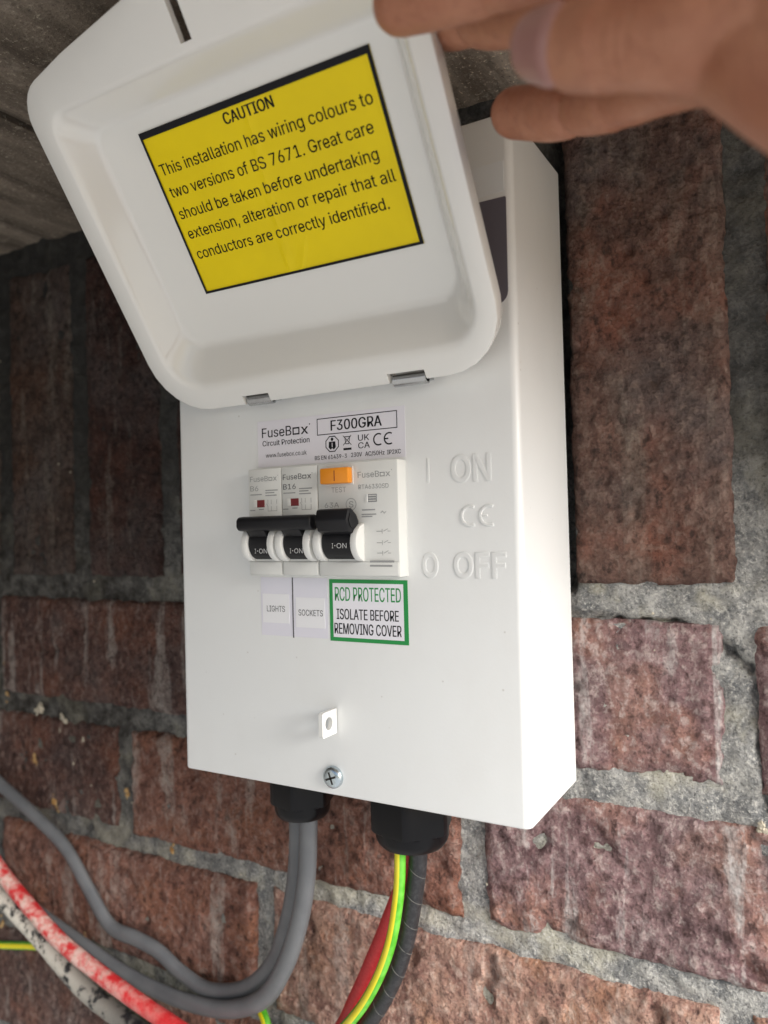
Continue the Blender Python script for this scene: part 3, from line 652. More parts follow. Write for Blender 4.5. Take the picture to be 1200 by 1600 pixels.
# ---- circuit strip labels below the breakers
for (a, b, body, t0, t1, tz, ins) in ((42.4, 57.55, 'LIGHTS', 45.3, 54.0, 66.95, (43.3, 56.0, 62.6, 73.8)),
                                      (58.05, 73.8, 'SOCKETS', 60.4, 71.6, 65.9, (59.2, 72.5, 61.4, 72.7))):
    g = Geo(); g.box(a, b, -0.10, -0.02, 57.7, 80.2, 0)
    g.box(ins[0], ins[1], -0.2, -0.10, ins[2], ins[3], 1)
    text(g, body, t0, t1, tz, 2.25, front(0.23), 2, 0.008)
    g.out('circuit_label', [M['strip'], M['paper'], M['softink']], unit)
g = Geo(); g.box(57.6, 58.0, -0.22, -0.02, 57.3, 80.2, 0); g.out('divider_line', [M['softink']], unit)

# ---- green bordered warning label
g = Geo(); g.box(74.7, 107.6, -0.16, -0.02, 57.1, 79.8, 0)
P = front(0.18)
bar(g, 76.2, 105.9, 58.55, 78.4, P, 1)
P = front(0.21)
text(g, 'RCD PROTECTED', 77.2, 104.9, 71.95, 5.0, P, 0, 0.022)
text(g, 'ISOLATE BEFORE', 77.8, 103.8, 65.2, 3.8, P, 2, 0.032)
text(g, 'REMOVING COVER', 76.7, 104.8, 59.85, 3.9, P, 2, 0.032)
g.out('warning_label', [M['green'], M['white'], M['ink']], unit)

# ---- breakers
def breaker_body(x0, x1):
    g = Geo()
    g.box(x0, x1, -6.0, 0.6, 81.2, 122.0, 0, 0.55, 2)
    g.box(x0+0.25, x1-0.25, -6.5, -5.8, 81.6, 86.6, 0, 0.45, 2)      # lower sill
    return g
def cheek(g, x0, x1, r=6.7, mi=1):
    pr_ = [(-5.2-r*math.cos(math.radians(a)), 93.4+r*1.02*math.sin(math.radians(a))) for a in range(-84, 85, 12)]
    g.prism(pr_, 'x', x0, x1, mi, 0.45)
def drum(x0, x1):
    g = Geo()
    pr_ = [(-4.6-6.0*math.cos(math.radians(a)), 93.6+6.3*math.sin(math.radians(a))) for a in range(-86, 87, 10)]
    g.prism(pr_, 'x', x0, x1, 0)
    return g
def on_text(g, x0, x1, z, y=10.55):
    text(g, 'I', x0, x0+0.55, z, 1.75, front(y), 1, 0.0); bar(g, x0+1.05, x0+1.5, z+0.75, z+1.1, front(y), 1)
    text(g, 'ON', x0+2.0, x1, z, 1.75, front(y), 1, 0.0)

TP = front(6.06)
def lines(g, x0, x1, z, n, gap=0.95, mi=2):
    for i in range(n):
        e = x1-(0.0, 1.6, 0.7)[i % 3]; bar(g, x0, e, z-i*gap, z-i*gap+0.42, TP, mi)
for (x0, x1, rating, tx, rx, cl, dr) in ((42.1, 58.0, 'B6', 43.2, 46.4, ((42.5, 45.2), (54.9, 57.7)), (45.5, 54.6)),
                                         (58.2, 74.5, 'B16', 59.0, 62.4, ((58.6, 61.6), (71.2, 74.2)), (61.9, 70.9))):
    g = breaker_body(x0, x1)
    for a, b in cl: cheek(g, a, b)
    b0 = g.out('circuit_breaker', [M['breaker'], M['cheek'], M['greyink']], unit, True, 0.5)
    g = Geo()
    text(g, 'FuseB', tx, tx+8.6, 117.2, 2.0, TP, 0, 0.0)
    stroke(g, [(tx+9.1, 117.4), (tx+10.6, 117.4), (tx+10.6, 118.5), (tx+9.1, 118.5)], 0.28, TP, 0, True)
    text(g, 'x', tx+11.1, tx+12.9, 117.2, 2.0, TP, 0, 0.0); bar(g, tx+13.2, tx+13.45, 119.0, 119.3, TP, 0)
    text(g, rating, tx, tx+(3.9 if rating == 'B6' else 5.8), 113.6, 1.95, TP, 0, 0.004)
    lines(g, tx+7.3, tx+13.2, 113.4, 2, 0.9, 1); lines(g, tx, tx+5.6, 112.0, 1, 1, 1); lines(g, tx+7.3, tx+12.6, 111.5, 1, 1, 1)
    for q in (8.4, 10.0, 12.6):                                        # little wiring diagram
        stroke(g, [(tx+q, 105.8), (tx+q, 107.6)], 0.18, TP, 1); stroke(g, [(tx+q, 108.4), (tx+q, 110.0)], 0.18, TP, 1)
    stroke(g, [(tx+8.4, 107.5), (tx+7.8, 108.5)], 0.18, TP, 1); stroke(g, [(tx+8.4, 105.8), (tx+12.6, 105.8)], 0.18, TP, 1)
    lines(g, tx-0.3, tx+2.2, 106.0, 1, 1, 1); lines(g, tx+4.0, tx+6.4, 106.3, 1, 1, 1)
    g.out('printed_lettering', [M['softink'] if rating == 'B16' else M['greyink'], M['greyink']], b0)
    g = Geo(); g.box(rx-1.5, rx, -6.35, -5.9, 107.3, 110.1, 1, 0.12, 1)  # white window frame and red flag
    g.box(rx, rx+3.6, -6.25, -5.9, 107.3, 110.1, 0, 0.1, 1)
    g.out('status_flag', [M['red'], M['cheek']], b0)
    g = drum(*dr); on_text(g, dr[0]+2.9, dr[1]-0.35, 89.9); g.out('toggle', [M['black'], M['whiteink']], b0, True, 0.6)
    # neck that joins the drum to the shared lever
    g = Geo(); g.prism([(-6.5, 97.0), (-10.4, 96.0), (-13.2, 99.2), (-12.4, 102.6), (-8.6, 101.2), (-6.5, 99.6)], 'x', dr[0]+0.3, dr[1]-0.3, 0, 0.3)
    g.out('toggle_neck', [M['black']], b0, True, 0.6)
lv = [(-9.2, 99.0), (-10.2, 98.2), (-13.2, 98.5), (-14.3, 99.7), (-14.3, 102.4), (-13.2, 103.6), (-10.2, 103.9), (-9.2, 102.9)]
g = Geo(); g.prism(lv, 'x', 42.6, 76.6, 0, 0.6)
g.out('lever_bar', [M['black']], unit, True, 0.8)

g = breaker_body(74.7, 108.05)
cheek(g, 75.6, 78.6); cheek(g, 91.5, 94.2, 6.7)
rcd = g.out('residual_current_device', [M['breaker'], M['cheek'], M['greyink']], unit, True, 0.5)
g = Geo()
text(g, 'FuseB', 92.0, 100.7, 116.2, 2.1, TP, 0, 0.0)
stroke(g, [(101.2, 116.4), (102.8, 116.4), (102.8, 117.6), (101.2, 117.6)], 0.28, TP, 0, True)
text(g, 'x', 103.3, 105.2, 116.2, 2.1, TP, 0, 0.0); bar(g, 105.6, 105.9, 118.2, 118.5, TP, 0)
text(g, 'RTA6330SD', 92.2, 104.4, 112.2, 1.55, TP, 0, 0.0)
text(g, 'TEST', 80.7, 86.9, 111.5, 1.85, TP, 0, 0.0)
text(g, '63A', 77.6, 83.8, 106.1, 1.8, TP, 0, 0.0)
stroke(g, arc(88.9, 107.0, 2.1, 0, 360, 22)[:-1], 0.2, TP, 0, True); text(g, 'S', 88.0, 89.9, 105.9, 2.2, TP, 0, 0.0)
lines(g, 93.4, 98.8, 104.6, 1, 1, 1); lines(g, 93.2, 99.2, 103.0, 2, 0.75, 1)
stroke(g, [(101.0, 103.6), (101.8, 104.2), (102.4, 103.4), (103.1, 104.0)], 0.2, TP, 1)
for z in (97.2, 93.2, 89.6):
    stroke(g, [(99.2, z), (101.2, z)], 0.2, TP, 1); stroke(g, [(101.4, z+0.7), (101.4, z-0.7)], 0.2, TP, 1)
    stroke(g, [(102.0, z), (103.6, z+0.8)], 0.2, TP, 1); stroke(g, [(103.6, z), (104.6, z)], 0.2, TP, 1)
lines(g, 96.2, 106.2, 85.6, 2, 1.3, 1)
for i in range(2): bar(g, 96.4, 106.2-i*0.8, 86.4-i*1.5, 87.05-i*1.5, front(6.57), 1)
g.out('printed_lettering', [M['greyink'], M['greyink']], rcd)
g = Geo(); g.box(77.2, 90.2, -6.25, -5.9, 114.0, 120.6, 1, 0.15, 1)
g.box(77.7, 89.8, -9.1, -5.9, 114.5, 120.2, 0, 0.55, 2); g.box(83.9, 84.2, -9.16, -9.0, 115.4, 119.2, 2)
g.out('test_button', [M['orange'], M['breaker'], M['red']], rcd, True, 0.6)
g = Geo(); g.box(95.1, 96.0, -6.35, -5.9, 107.5, 110.3, 1, 0.1, 1); g.box(96.0, 99.7, -6.2, -5.9, 107.5, 110.3, 0, 0.1, 1)
for i in range(3): bar(g, 96.3, 99.3, 107.95+i*0.85, 108.2+i*0.85, front(6.22), 1)
g.out('status_flag', [M['greyflag'], M['cheek']], rcd)
g = drum(79.0, 91.0); on_text(g, 83.4, 89.6, 91.6, 10.75); g.out('toggle', [M['black'], M['whiteink']], rcd, True, 0.6)
g = Geo()
hexa = [(-6.6, 98.0), (-10.0, 96.2), (-13.4, 97.6), (-15.2, 101.4), (-13.8, 105.2), (-11.2, 105.6), (-8.0, 103.2), (-6.6, 101.0)]
g.prism(hexa, 'x', 79.2, 92.4, 0, 0.5)
g.prism([(p[0]*0.62-4.3, p[1]*0.62+38.5) for p in hexa], 'x', 92.3, 92.7, 0)
g.out('toggle_lever', [M['black']], rcd, True, 0.6)

# ---- tab for a padlock, screw
bm = bmesh.new()
outl = rounded([(-0.5, 23.4), (-9.8, 23.4), (-9.8, 32.4), (-0.5, 32.4)], [0.2, 1.0, 1.0, 0.2], 4)
hole = [(-5.6+2.3*math.cos(2*math.pi*i/24), 28.0+2.3*math.sin(2*math.pi*i/24)) for i in range(24)]
def ringed(bm, x):
    a = [bm.verts.new((x, p[0], p[1])) for p in outl]; b = [bm.verts.new((x, p[0], p[1])) for p in hole]
    ea = [bm.edges.new((a[i], a[(i+1) % len(a)])) for i in range(len(a))]; eb = [bm.edges.new((b[i], b[(i+1) % len(b)])) for i in range(len(b))]
    bmesh.ops.triangle_fill(bm, edges=ea+eb, use_beauty=True); return a, b
a0, b0_ = ringed(bm, 75.2); a1, b1_ = ringed(bm, 76.8)
for p, q in ((a0, a1), (b0_, b1_)):
    for i in range(len(p)): bm.faces.new((p[i], p[(i+1) % len(p)], q[(i+1) % len(p)], q[i]))
bmesh.ops.recalc_face_normals(bm, faces=bm.faces[:])
g = Geo(); g.bm(bm); g.out('padlock_tab', [M['cheek']], unit)

bm = bmesh.new(); rings = []
SC = (74.6, 6.9)
for r, y in ((4.1, -0.02), (4.1, -0.9), (3.7, -1.6), (2.9, -2.1), (1.9, -2.35)):
    rings.append([bm.verts.new((SC[0]+r*math.cos(2*math.pi*i/32), y, SC[1]+r*math.sin(2*math.pi*i/32))) for i in range(32)])
for a, b in zip(rings[:-1], rings[1:]):
    for i in range(32): bm.faces.new((a[i], a[(i+1) % 32], b[(i+1) % 32], b[i]))
bm.faces.new(rings[-1]); bmesh.ops.recalc_face_normals(bm, faces=bm.faces[:])
g = Geo(); g.bm(bm)
for rot in (0.35, 0.35+math.pi/2):
    c, s = math.cos(rot), math.sin(rot)
    g.add([(SC[0]+a*c-b*s, -2.38, SC[1]+a*s+b*c) for a, b in ((-2.3, -0.38), (2.3, -0.38), (2.3, 0.38), (-2.3, 0.38))], [(0, 1, 2, 3)], 1)
g.out('cover_screw', [M['zinc'], M['dark']], unit, True, 0.6)

# ---- cable glands under the box
def gland(name_label, cx, cy, r, zb):
    bm = bmesh.new(); rings = []
    def ring(rad, z, hexagon):
        out = []
        for i in range(48):
            a = 2*math.pi*i/48
            k = 1.0
            if hexagon:
                b = (a+math.radians(12)) % (math.pi/3)-math.pi/6; k = min(1.0, 0.885/math.cos(b))*1.03
            out.append(bm.verts.new((cx+rad*k*math.cos(a), cy+rad*k*math.sin(a), z)))
        rings.append(out)
    ring(r*0.6, 0.5, False); ring(r*0.98, 0.4, True); ring(r, -0.4, True); ring(r, zb*0.66, True); ring(r*0.985, zb*0.70, True); ring(r*0.90, zb*0.72, False)
    ring(r*0.89, zb*0.84, False); ring(r*0.85, zb*0.92, False); ring(r*0.78, zb*0.98, False); ring(r*0.68, zb, False); ring(r*0.5, zb*0.96, False)
    for a, b in zip(rings[:-1], rings[1:]):
        for i in range(48): bm.faces.new((a[i], a[(i+1) % 48], b[(i+1) % 48], b[i]))
    bm.faces.new(rings[0]); bm.faces.new(rings[-1]); bmesh.ops.recalc_face_normals(bm, faces=bm.faces[:])
    g = Geo(); g.bm(bm)
    o = g.out('cable_gland', [M['gland']], unit, True, 0.45)
    return o
gland('small', 43.0, 23.0, 13.0, -20.0)
gland('large', 95.2, 21.5, 15.6, -21.6)

# ---------------------------------------------------------------- the lid, hinged on the front and swung up
TH = 0.59572
LO = Vector((0, 0, 155.302)); LV = Vector((0, -math.sin(TH), math.cos(TH))); LN = Vector((0, -math.cos(TH), -math.sin(TH)))
def lidp(x, v, wv): return tuple(Vector((x, 0, 0))+LO+LV*v+LN*wv)
RW = 11.0
rim_v = [(3.8, -3.2), (151.0, -1.8), (151.0, 118.0), (125, 123.2), (77.5, 130.5), (30, 123.0), (3.8, 117.4)]
rim_r = [22, 22, 13, 70, 90, 70, 13]
inn_v = [(11.5, 4.4), (145.0, 5.2), (145.0, 109.6), (118, 110.0), (77.5, 110.2), (37, 110.0), (11.5, 109.6)]
inn_r = [15, 15, 8, 5, 5, 5, 8]
flo_v = [(20.0, 22.0), (136.0, 22.4), (136.0, 99.0), (112, 99.1), (77.5, 99.2), (43, 99.1), (20.0, 99.0)]
flo_r = [8, 8, 5, 5, 5, 5, 5]
def even(o, n=5):
    """rounded outline plus evenly cut straights, so that all outlines match point by point"""
    L = len(o); k = 7; out = []
    for c in range(L//k):
        out += o[c*k:(c+1)*k]
        a = o[(c+1)*k-1]; b = o[((c+1)*k) % L]
        out += [a.lerp(b, i/n) for i in range(1, n)]
    return out
rim = even(rounded(rim_v, rim_r, 6)); inn = even(rounded(inn_v, inn_r, 6)); flo = even(rounded(flo_v, flo_r, 6))
NP = len(rim); ctr = Vector((77.5, 58))
def inset(o, d):
    res = []
    for i in range(len(o)):
        t = (o[(i+1) % len(o)]-o[i-1]).normalized(); res.append(o[i]+Vector((-t.y, t.x))*d)
    return res
A_ = 0.24
def prof_s(s):
    if s < A_: return s*s/(2*A_*(1-A_))
    if s > 1-A_: return 1-(1-s)**2/(2*A_*(1-A_))
    return (s-A_/2)/(1-A_)
bm = bmesh.new()
def put(o, wv): return [bm.verts.new(lidp(q.x, q.y, wv)) for q in o]
ss = [0, 0.05, 0.1, 0.15, 0.2, 0.26, 0.5, 0.74, 0.8, 0.85, 0.9, 0.95, 1.0]
rings = []
t_ = 2.3
rings.append(put(flo, -t_))
for s in ss[::-1][1:]:
    rings.append(put([a.lerp(b, s) for a, b in zip(inset(inn, -1.0), inset(flo, -1.2))], RW*(1-prof_s(s))-t_))
rings.append(put(inset(rim, 2.0), RW-t_)); rings.append(put(inset(rim, 1.9), RW-6.2)); rings.append(put(inset(rim, 0.3), RW-6.2))
rings.append(put(rim, RW-1.0)); rings.append(put(inset(rim, 0.25), RW-0.3)); rings.append(put(inset(rim, 0.9), RW))
for s in ss: rings.append(put([a.lerp(b, s) for a, b in zip(inn, flo)], RW*(1-prof_s(s))))
for a, b in zip(rings[:-1], rings[1:]):
    for i in range(NP): bm.faces.new((a[i], a[(i+1) % NP], b[(i+1) % NP], b[i]))
bm.faces.new(rings[0]); bm.faces.new(rings[-1])
bmesh.ops.recalc_face_normals(bm, faces=bm.faces[:])
g = Geo(); g.bm(bm)
lid = g.out('lid', [M['lid']], unit, True, 0.9)
def lid_cut(x0, x1, v0, v1, w0, w1):
    c = Geo(); c.box(0, 1, 0, 1, 0, 1)
    vv = [lidp(x0+(x1-x0)*p[0], v0+(v1-v0)*p[1], w0+(w1-w0)*p[2]) for p in c.v]
    return fix(build('cut', vv, c.f, M['lid'], unit))
cuts = [lid_cut(75.6, 79.9, 111.6, 140, 2, 20), lid_cut(43.2, 55.6, -8, 0.9, 2.0, 20), lid_cut(107.0, 121.2, -8, 1.6, 2.0, 20)]
for c in cuts:
    md = lid.modifiers.new('notch', 'BOOLEAN'); md.operation = 'DIFFERENCE'; md.object = c; md.solver = 'EXACT'
dg = bpy.context.evaluated_depsgraph_get(); dg.update()
me = bpy.data.meshes.new_from_object(lid.evaluated_get(dg)); lid.modifiers.clear(); lid.data = me
for c in cuts: bpy.data.objects.remove(c)
bm = bmesh.new(); bm.from_mesh(me)
for e in bm.edges:
    if len(e.link_faces) == 2 and e.calc_face_angle(0) > 0.7: e.smooth = False
bm.to_mesh(me); bm.free()

# bright metal hinge knuckles showing through the two notches
for x0, x1 in ((43.9, 55.0), (107.8, 120.4)):
    g = Geo(); n = 14; r = 2.15
    cv, cw = -2.3, 8.3
    bm = bmesh.new(); ra = []
    for rr in (r, r-0.6):
        for x in (x0, x1):
            ra.append([bm.verts.new(lidp(x, cv+rr*math.cos(math.radians(a)), cw+rr*math.sin(math.radians(a)))) for a in [-60+300*i/n for i in range(n+1)]])
    for a, b in ((ra[0], ra[1]), (ra[3], ra[2]), (ra[0], ra[2]), (ra[1], ra[3])):
        for i in range(n): bm.faces.new((a[i], a[i+1], b[i+1], b[i]))
    bmesh.ops.recalc_face_normals(bm, faces=bm.faces[:]); g.bm(bm)
    g.box(x0+0.4, x1-0.4, -5.0, -0.05, 148.6, 149.4, 0)
    g.out('hinge', [M['steel']], unit, True, 0.6)
    g = Geo(); k = Geo(); k.box(0, 1, 0, 1, 0, 1)
# caution label stuck inside the lid
g = Geo()
LX0, LX1, LZ0, LZ1 = 37.6, 128.5, 38.7, 94.7
def wav(x, v):
    return 0.14+0.24*math.exp(-((x-79-(v-60)*0.10)/1.4)**2)+0.2*math.exp(-((x-84-(v-44)*0.5)/1.2)**2)*(1 if v < 48 else 0)
nx, nv = 60, 20
V = [lidp(LX0+(LX1-LX0)*i/nx, LZ0+(LZ1-LZ0)*j/nv, wav(LX0+(LX1-LX0)*i/nx, LZ0+(LZ1-LZ0)*j/nv)) for j in range(nv+1) for i in range(nx+1)]
g.add(V, [(j*(nx+1)+i, j*(nx+1)+i+1, (j+1)*(nx+1)+i+1, (j+1)*(nx+1)+i) for j in range(nv) for i in range(nx)], 0)
def LP(x, v, l=0.0): return lidp(x, v, wav(x, v)+0.09)
bar(g, LX0, LX1, LZ1-2.1, LZ1, lambda x, v, l=0: lidp(x, v, 0.47), 1)
bar(g, LX0, LX1, LZ0, LZ0+0.85, lambda x, v, l=0: lidp(x, v, 0.47), 1)
bar(g, LX0, LX0+0.9, LZ0, LZ1, lambda x, v, l=0: lidp(x, v, 0.48), 1)
bar(g, LX1-1.3, LX1, LZ0, LZ1, lambda x, v, l=0: lidp(x, v, 0.48), 1)
text(g, 'CAUTION', 72.8, 92.4, 88.3, 3.3, LP, 1, 0.05)
for body, a, b, v in (('This installation has wiring colours to', 40.2, 125.0, 80.3), ('two versions of BS 7671. Great care', 40.4, 122.6, 72.9),
                      ('should be taken before undertaking', 40.4, 121.7, 65.5), ('extension, alteration or repair that all', 40.6, 125.2, 58.5),
                      ('conductors are correctly identified.', 40.8, 120.5, 51.2)):
    text(g, body, a, b, v, 3.6, LP, 1, 0.011)
g.out('caution_label', [M['yellow'], M['ink']], lid)

# ---------------------------------------------------------------- cables
def cable(name, pts, ra, rb, mats, label, cat='cable', n=8, seg=16, mfun=None, taper=None, group=None, ridge=None, thread=None):
    P = catmull(pts, n); L = len(P); V = []; F = []; mi = []
    up = Vector((0, -1, 0)); dist = 0
    for i in range(L):
        t = (P[min(i+1, L-1)]-P[max(i-1, 0)]).normalized()
        a = (up-t*up.dot(t)).normalized(); b = t.cross(a)          # a towards the viewer's side, b across
        up = (a*0.5+Vector((0, -1, 0))*0.5)
        if i: dist += (P[i]-P[i-1]).length
        k = taper(i/(L-1)) if taper else 1.0
        for q in range(seg):
            th = 2*math.pi*q/seg; rr = k
            if ridge and abs(((dist/ridge+q/seg) % 1.0)-0.5) < 0.035: rr *= 1.035
            wob = 1+0.02*noise.noise(Vector((i*0.35, math.cos(th), math.sin(th))))
            V.append(P[i]+b*(ra*rr*wob*math.cos(th))+a*(rb*rr*wob*math.sin(th)))
    for i in range(L-1):
        for q in range(seg):
            F.append((i*seg+q, i*seg+(q+1) % seg, (i+1)*seg+(q+1) % seg, (i+1)*seg+q)); mi.append(mfun(q) if mfun else 0)
    F.append(tuple(range(seg))); F.append(tuple((L-1)*seg+q for q in range(seg-1, -1, -1))); mi += [0, 0]
    o = fix(build(name, V, F, mats, None, True, mi))
    if thread:
        V = []; F = []; d = 0; tp = []
        fine = catmull(pts, 60); up = Vector((0, -1, 0))
        for i in range(1, len(fine)-1):
            d += (fine[i]-fine[i-1]).length
            if d > thread[1]: break
            t = (fine[i+1]-fine[i-1]).normalized(); a = (up-t*up.dot(t)).normalized(); b = t.cross(a); th = -2*math.pi*d/thread[0]
            tp.append(fine[i]+(a*math.cos(th)+b*math.sin(th))*(ra*1.005))
        for i, p in enumerate(tp):
            t = (tp[min(i+1, len(tp)-1)]-tp[max(i-1, 0)]).normalized(); a = t.orthogonal().normalized(); b = t.cross(a)
            for q in range(4): V.append(p+(a*math.cos(q*math.pi/2)+b*math.sin(q*math.pi/2))*0.13)
        for i in range(len(tp)-1):
            for q in range(4): F.append((i*4+q, i*4+(q+1) % 4, i*4+4+(q+1) % 4, i*4+4+q))
        build('thread', V, F, M['threadgrey'], o, True)
    return tag(o, label, cat, group)

cable('grey_cable', [(47.0, 21.5, -9), (46.6, 21.5, -26.3), (44.4, 22.5, -45.4), (38.2, 25, -66.6), (26.6, 29.0, -90.3), (9.6, 34.0, -111.6), (-18.0, 40.0, -127.2),
      (-51.6, 44.0, -134.2), (-92.6, 47.5, -134.7), (-130.3, 48.0, -127.4), (-169.0, 48.0, -118.5), (-205.0, 48.0, -107.4), (-244.1, 49.0, -95.3)],
      4.2, 2.9, [M['grey_sheath']], 'grey flat cable nearest us under the small gland, sweeping left behind the red cable')
cable('grey_cable', [(38.6, 25.5, -9), (37.6, 26.5, -30.3), (33.6, 29.5, -51.2), (25.6, 33.5, -74.0), (12.2, 39.0, -98.0), (-7.2, 43.0, -116.2), (-33.9, 47.0, -126.6), (-55.1, 49.5, -124.8), (-71.7, 50.0, -118.4),
      (-88.2, 50.0, -115.9), (-107.8, 50.0, -113.8), (-125.4, 50.0, -96.8), (-142.5, 49.5, -78.4), (-164.7, 47.5, -64.5), (-197.3, 46.0, -49.1), (-234.1, 45.0, -32.4)],
      4.2, 2.8, [M['grey_sheath']], 'grey flat cable kinking up along the bricks towards the left edge')
gy = lambda q: (0, 0, 1, 1, 1, 0, 0, 0, 0, 0, 1, 1, 1, 0, 0, 0)[q % 16]
cable('earth_wire', [(91.6, 18.5, -10), (91.4, 18.5, -24.8), (89.5, 19.5, -42.5), (84.2, 20.5, -63.8), (73.8, 22.5, -84.9), (59.5, 25, -104.0), (36.8, 30.0, -127.9), (13.2, 38.0, -137.6), (1.2, 46.0, -129.2),
      (-9.4, 50.6, -127.5), (-30, 51.0, -137.0), (-60, 52.0, -143.0), (-105, 52.0, -140.0), (-134.2, 52.2, -135.6), (-166.6, 51.0, -140.3), (-206.2, 50.0, -148.8), (-242.5, 48.0, -156.0)],
      2.2, 2.2, [M['g'], M['y']], 'thin green and yellow striped earth wire from the large gland', 'wire', mfun=gy)
cable('black_cable', [(96.9, 23.5, -10), (96.4, 23.5, -27.9), (93.2, 25.0, -44.0), (88.0, 27.0, -63.3), (79.9, 29.0, -82.7), (66.5, 32.0, -104.0), (42.3, 36.0, -135.2), (0.0, 38.0, -154.7), (-41.6, 38.0, -155.5),
      (-74.6, 37.0, -151.0), (-110.5, 36.0, -141.7), (-141.4, 34.5, -124.0), (-167.7, 34.0, -111.0), (-189.7, 34.0, -102.5), (-224.1, 34.0, -88.0)],
      3.5, 3.5, [M['black_sheath']], 'thick black ribbed cable from the large gland, spattered with white paint at lower left', n=14, seg=20,
      taper=lambda t: 1.0+0.42*max(0, min(1, (t-0.45)/0.2)), ridge=12.0, thread=(11.0, 95.0))
cable('red_cable', [(93.0, 29.5, -14), (89.6, 30.0, -35.0), (82.0, 30.0, -53.8), (72.6, 31.0, -74.1), (62.0, 32.0, -95.4), (52.0, 33.0, -113.1), (30.2, 33.0, -138.0), (-3.8, 32.0, -143.5), (-36.2, 31.0, -138.0),
      (-63.0, 31.0, -133.0), (-95.4, 31.0, -125.5), (-125.4, 31.0, -116.5), (-147.9, 31.0, -105.5), (-168.8, 31.0, -94.0), (-181.7, 31.0, -85.4), (-208.2, 31.0, -66.8)],
      4.0, 4.0, [M['red_sheath']], 'red cable dusted with dried white paint, running between the grey and black cables')

# crumbs of old foam and grit stuck to the wall on the left
g = Geo()
def clump(x, z, r, mi, el=1.5):
    bm = bmesh.new(); bmesh.ops.create_icosphere(bm, subdivisions=2, radius=1)
    k = random.uniform(0, 50)
    for v in bm.verts:
        d = 1+0.75*noise.noise(v.co*1.3+Vector((k, 0, 0)))+0.3*noise.noise(v.co*3.5+Vector((k, 4, 0)))
        v.co = (x+v.co.x*r*d, WY-1.0+v.co.y*r*0.55*d, z+v.co.z*r*d*el)
    g.bm(bm, mi)
for x, z, r, mi in ((-158, -55, 2.6, 0), (-156.5, -59.5, 2.0, 0), (-64, -66.5, 1.7, 0), (-64.5, -59, 2.3, 0), (-98, -42, 1.5, 0), (-150, -8, 1.9, 1), (-153, -15, 1.2, 1), (-133, -17, 1.1, 1), (-141, -30, 1.3, 1),
                    (-176, -34, 2.0, 0), (-172, -5, 3.0, 1), (-132, -121, 2.8, 0), (-133, -114, 2.4, 0), (-202, 20, 2.6, 0), (-203, 40, 2.2, 0), (-201.5, 2, 2.4, 0),
                    (181, 200.5, 1.2, 1), (190, 134, 1.9, 1), (176, 127, 0.9, 1), (190, 118, 0.7, 1), (213, -8, 2.0, 1), (185, 245, 1.0, 1)):
    for _ in range(5): clump(x+random.gauss(0, r*0.45), z+random.gauss(0, r*0.8), r*random.uniform(0.2, 0.7), mi, random.uniform(0.7, 1.8))
for _ in range(26):
    x = random.uniform(-212, -130); z = random.uniform(-178, -128)
    for k in range(random.randint(2, 7)): clump(x+random.gauss(0, 1.8), z+random.gauss(0, 3.2), random.choice((0.5, 0.8, 1.1, 1.9)), 0, random.uniform(0.7, 1.8))
for _ in range(90):
    clump(random.uniform(-205, 215), random.uniform(-150, 250), random.uniform(0.25, 0.6), 1, 1)
tag(g.out('crumbs', [M['crumb'], M['grit']], None, True), 'orange foam crumbs and pale grit stuck to the bricks', kind='stuff')

# ---------------------------------------------------------------- the hand that holds the lid up
def tube(bm, pts, n=9, seg=28, creases=()):
    C_ = catmull([Vector(p[:3]) for p in pts], n); rr = []
    R4 = [p[3] for p in pts]
    for i in range(len(pts)-1):
        for k in range(n):
            t = k/n; t = t*t*(3-2*t); rr.append(R4[i]*(1-t)+R4[i+1]*t)
    rr.append(R4[-1])
    cum = [0]
    for i in range(1, len(C_)): cum.append(cum[-1]+(C_[i]-C_[i-1]).length)
    # rounded tip: prepend shrinking rings
    d0 = (C_[0]-C_[1]).normalized(); d1 = (C_[-1]-C_[-2]).normalized()
    cs = [(C_[0]+d0*(rr[0]*math.sin(a)*1.05), rr[0]*math.cos(a)) for a in (1.5, 1.3, 1.05, 0.75, 0.4)]
    for i in range(len(C_)):
        r = rr[i]
        for (s, dep, wd) in creases: r -= dep*math.exp(-((cum[i]-s)/wd)**2)
        cs.append((C_[i], r))
    cs += [(C_[-1]+d1*(rr[-1]*math.sin(a)), rr[-1]*math.cos(a)) for a in (0.4, 0.75, 1.05, 1.3, 1.5)]
    prev = None; rings = []
    for i, (c, r) in enumerate(cs):
        t = (cs[min(i+1, len(cs)-1)][0]-cs[max(i-1, 0)][0]).normalized()
        if prev is None: prev = t.orthogonal().normalized()
        a = (prev-t*prev.dot(t)).normalized(); b = t.cross(a); prev = a
        rings.append([bm.verts.new((c+(a*math.cos(2*math.pi*q/seg)+b*math.sin(2*math.pi*q/seg))*r)*S) for q in range(seg)])
    for a, b in zip(rings[:-1], rings[1:]):
        for q in range(seg): bm.faces.new((a[q], a[(q+1) % seg], b[(q+1) % seg], b[q]))
    bm.faces.new(rings[0][::-1]); bm.faces.new(rings[-1])

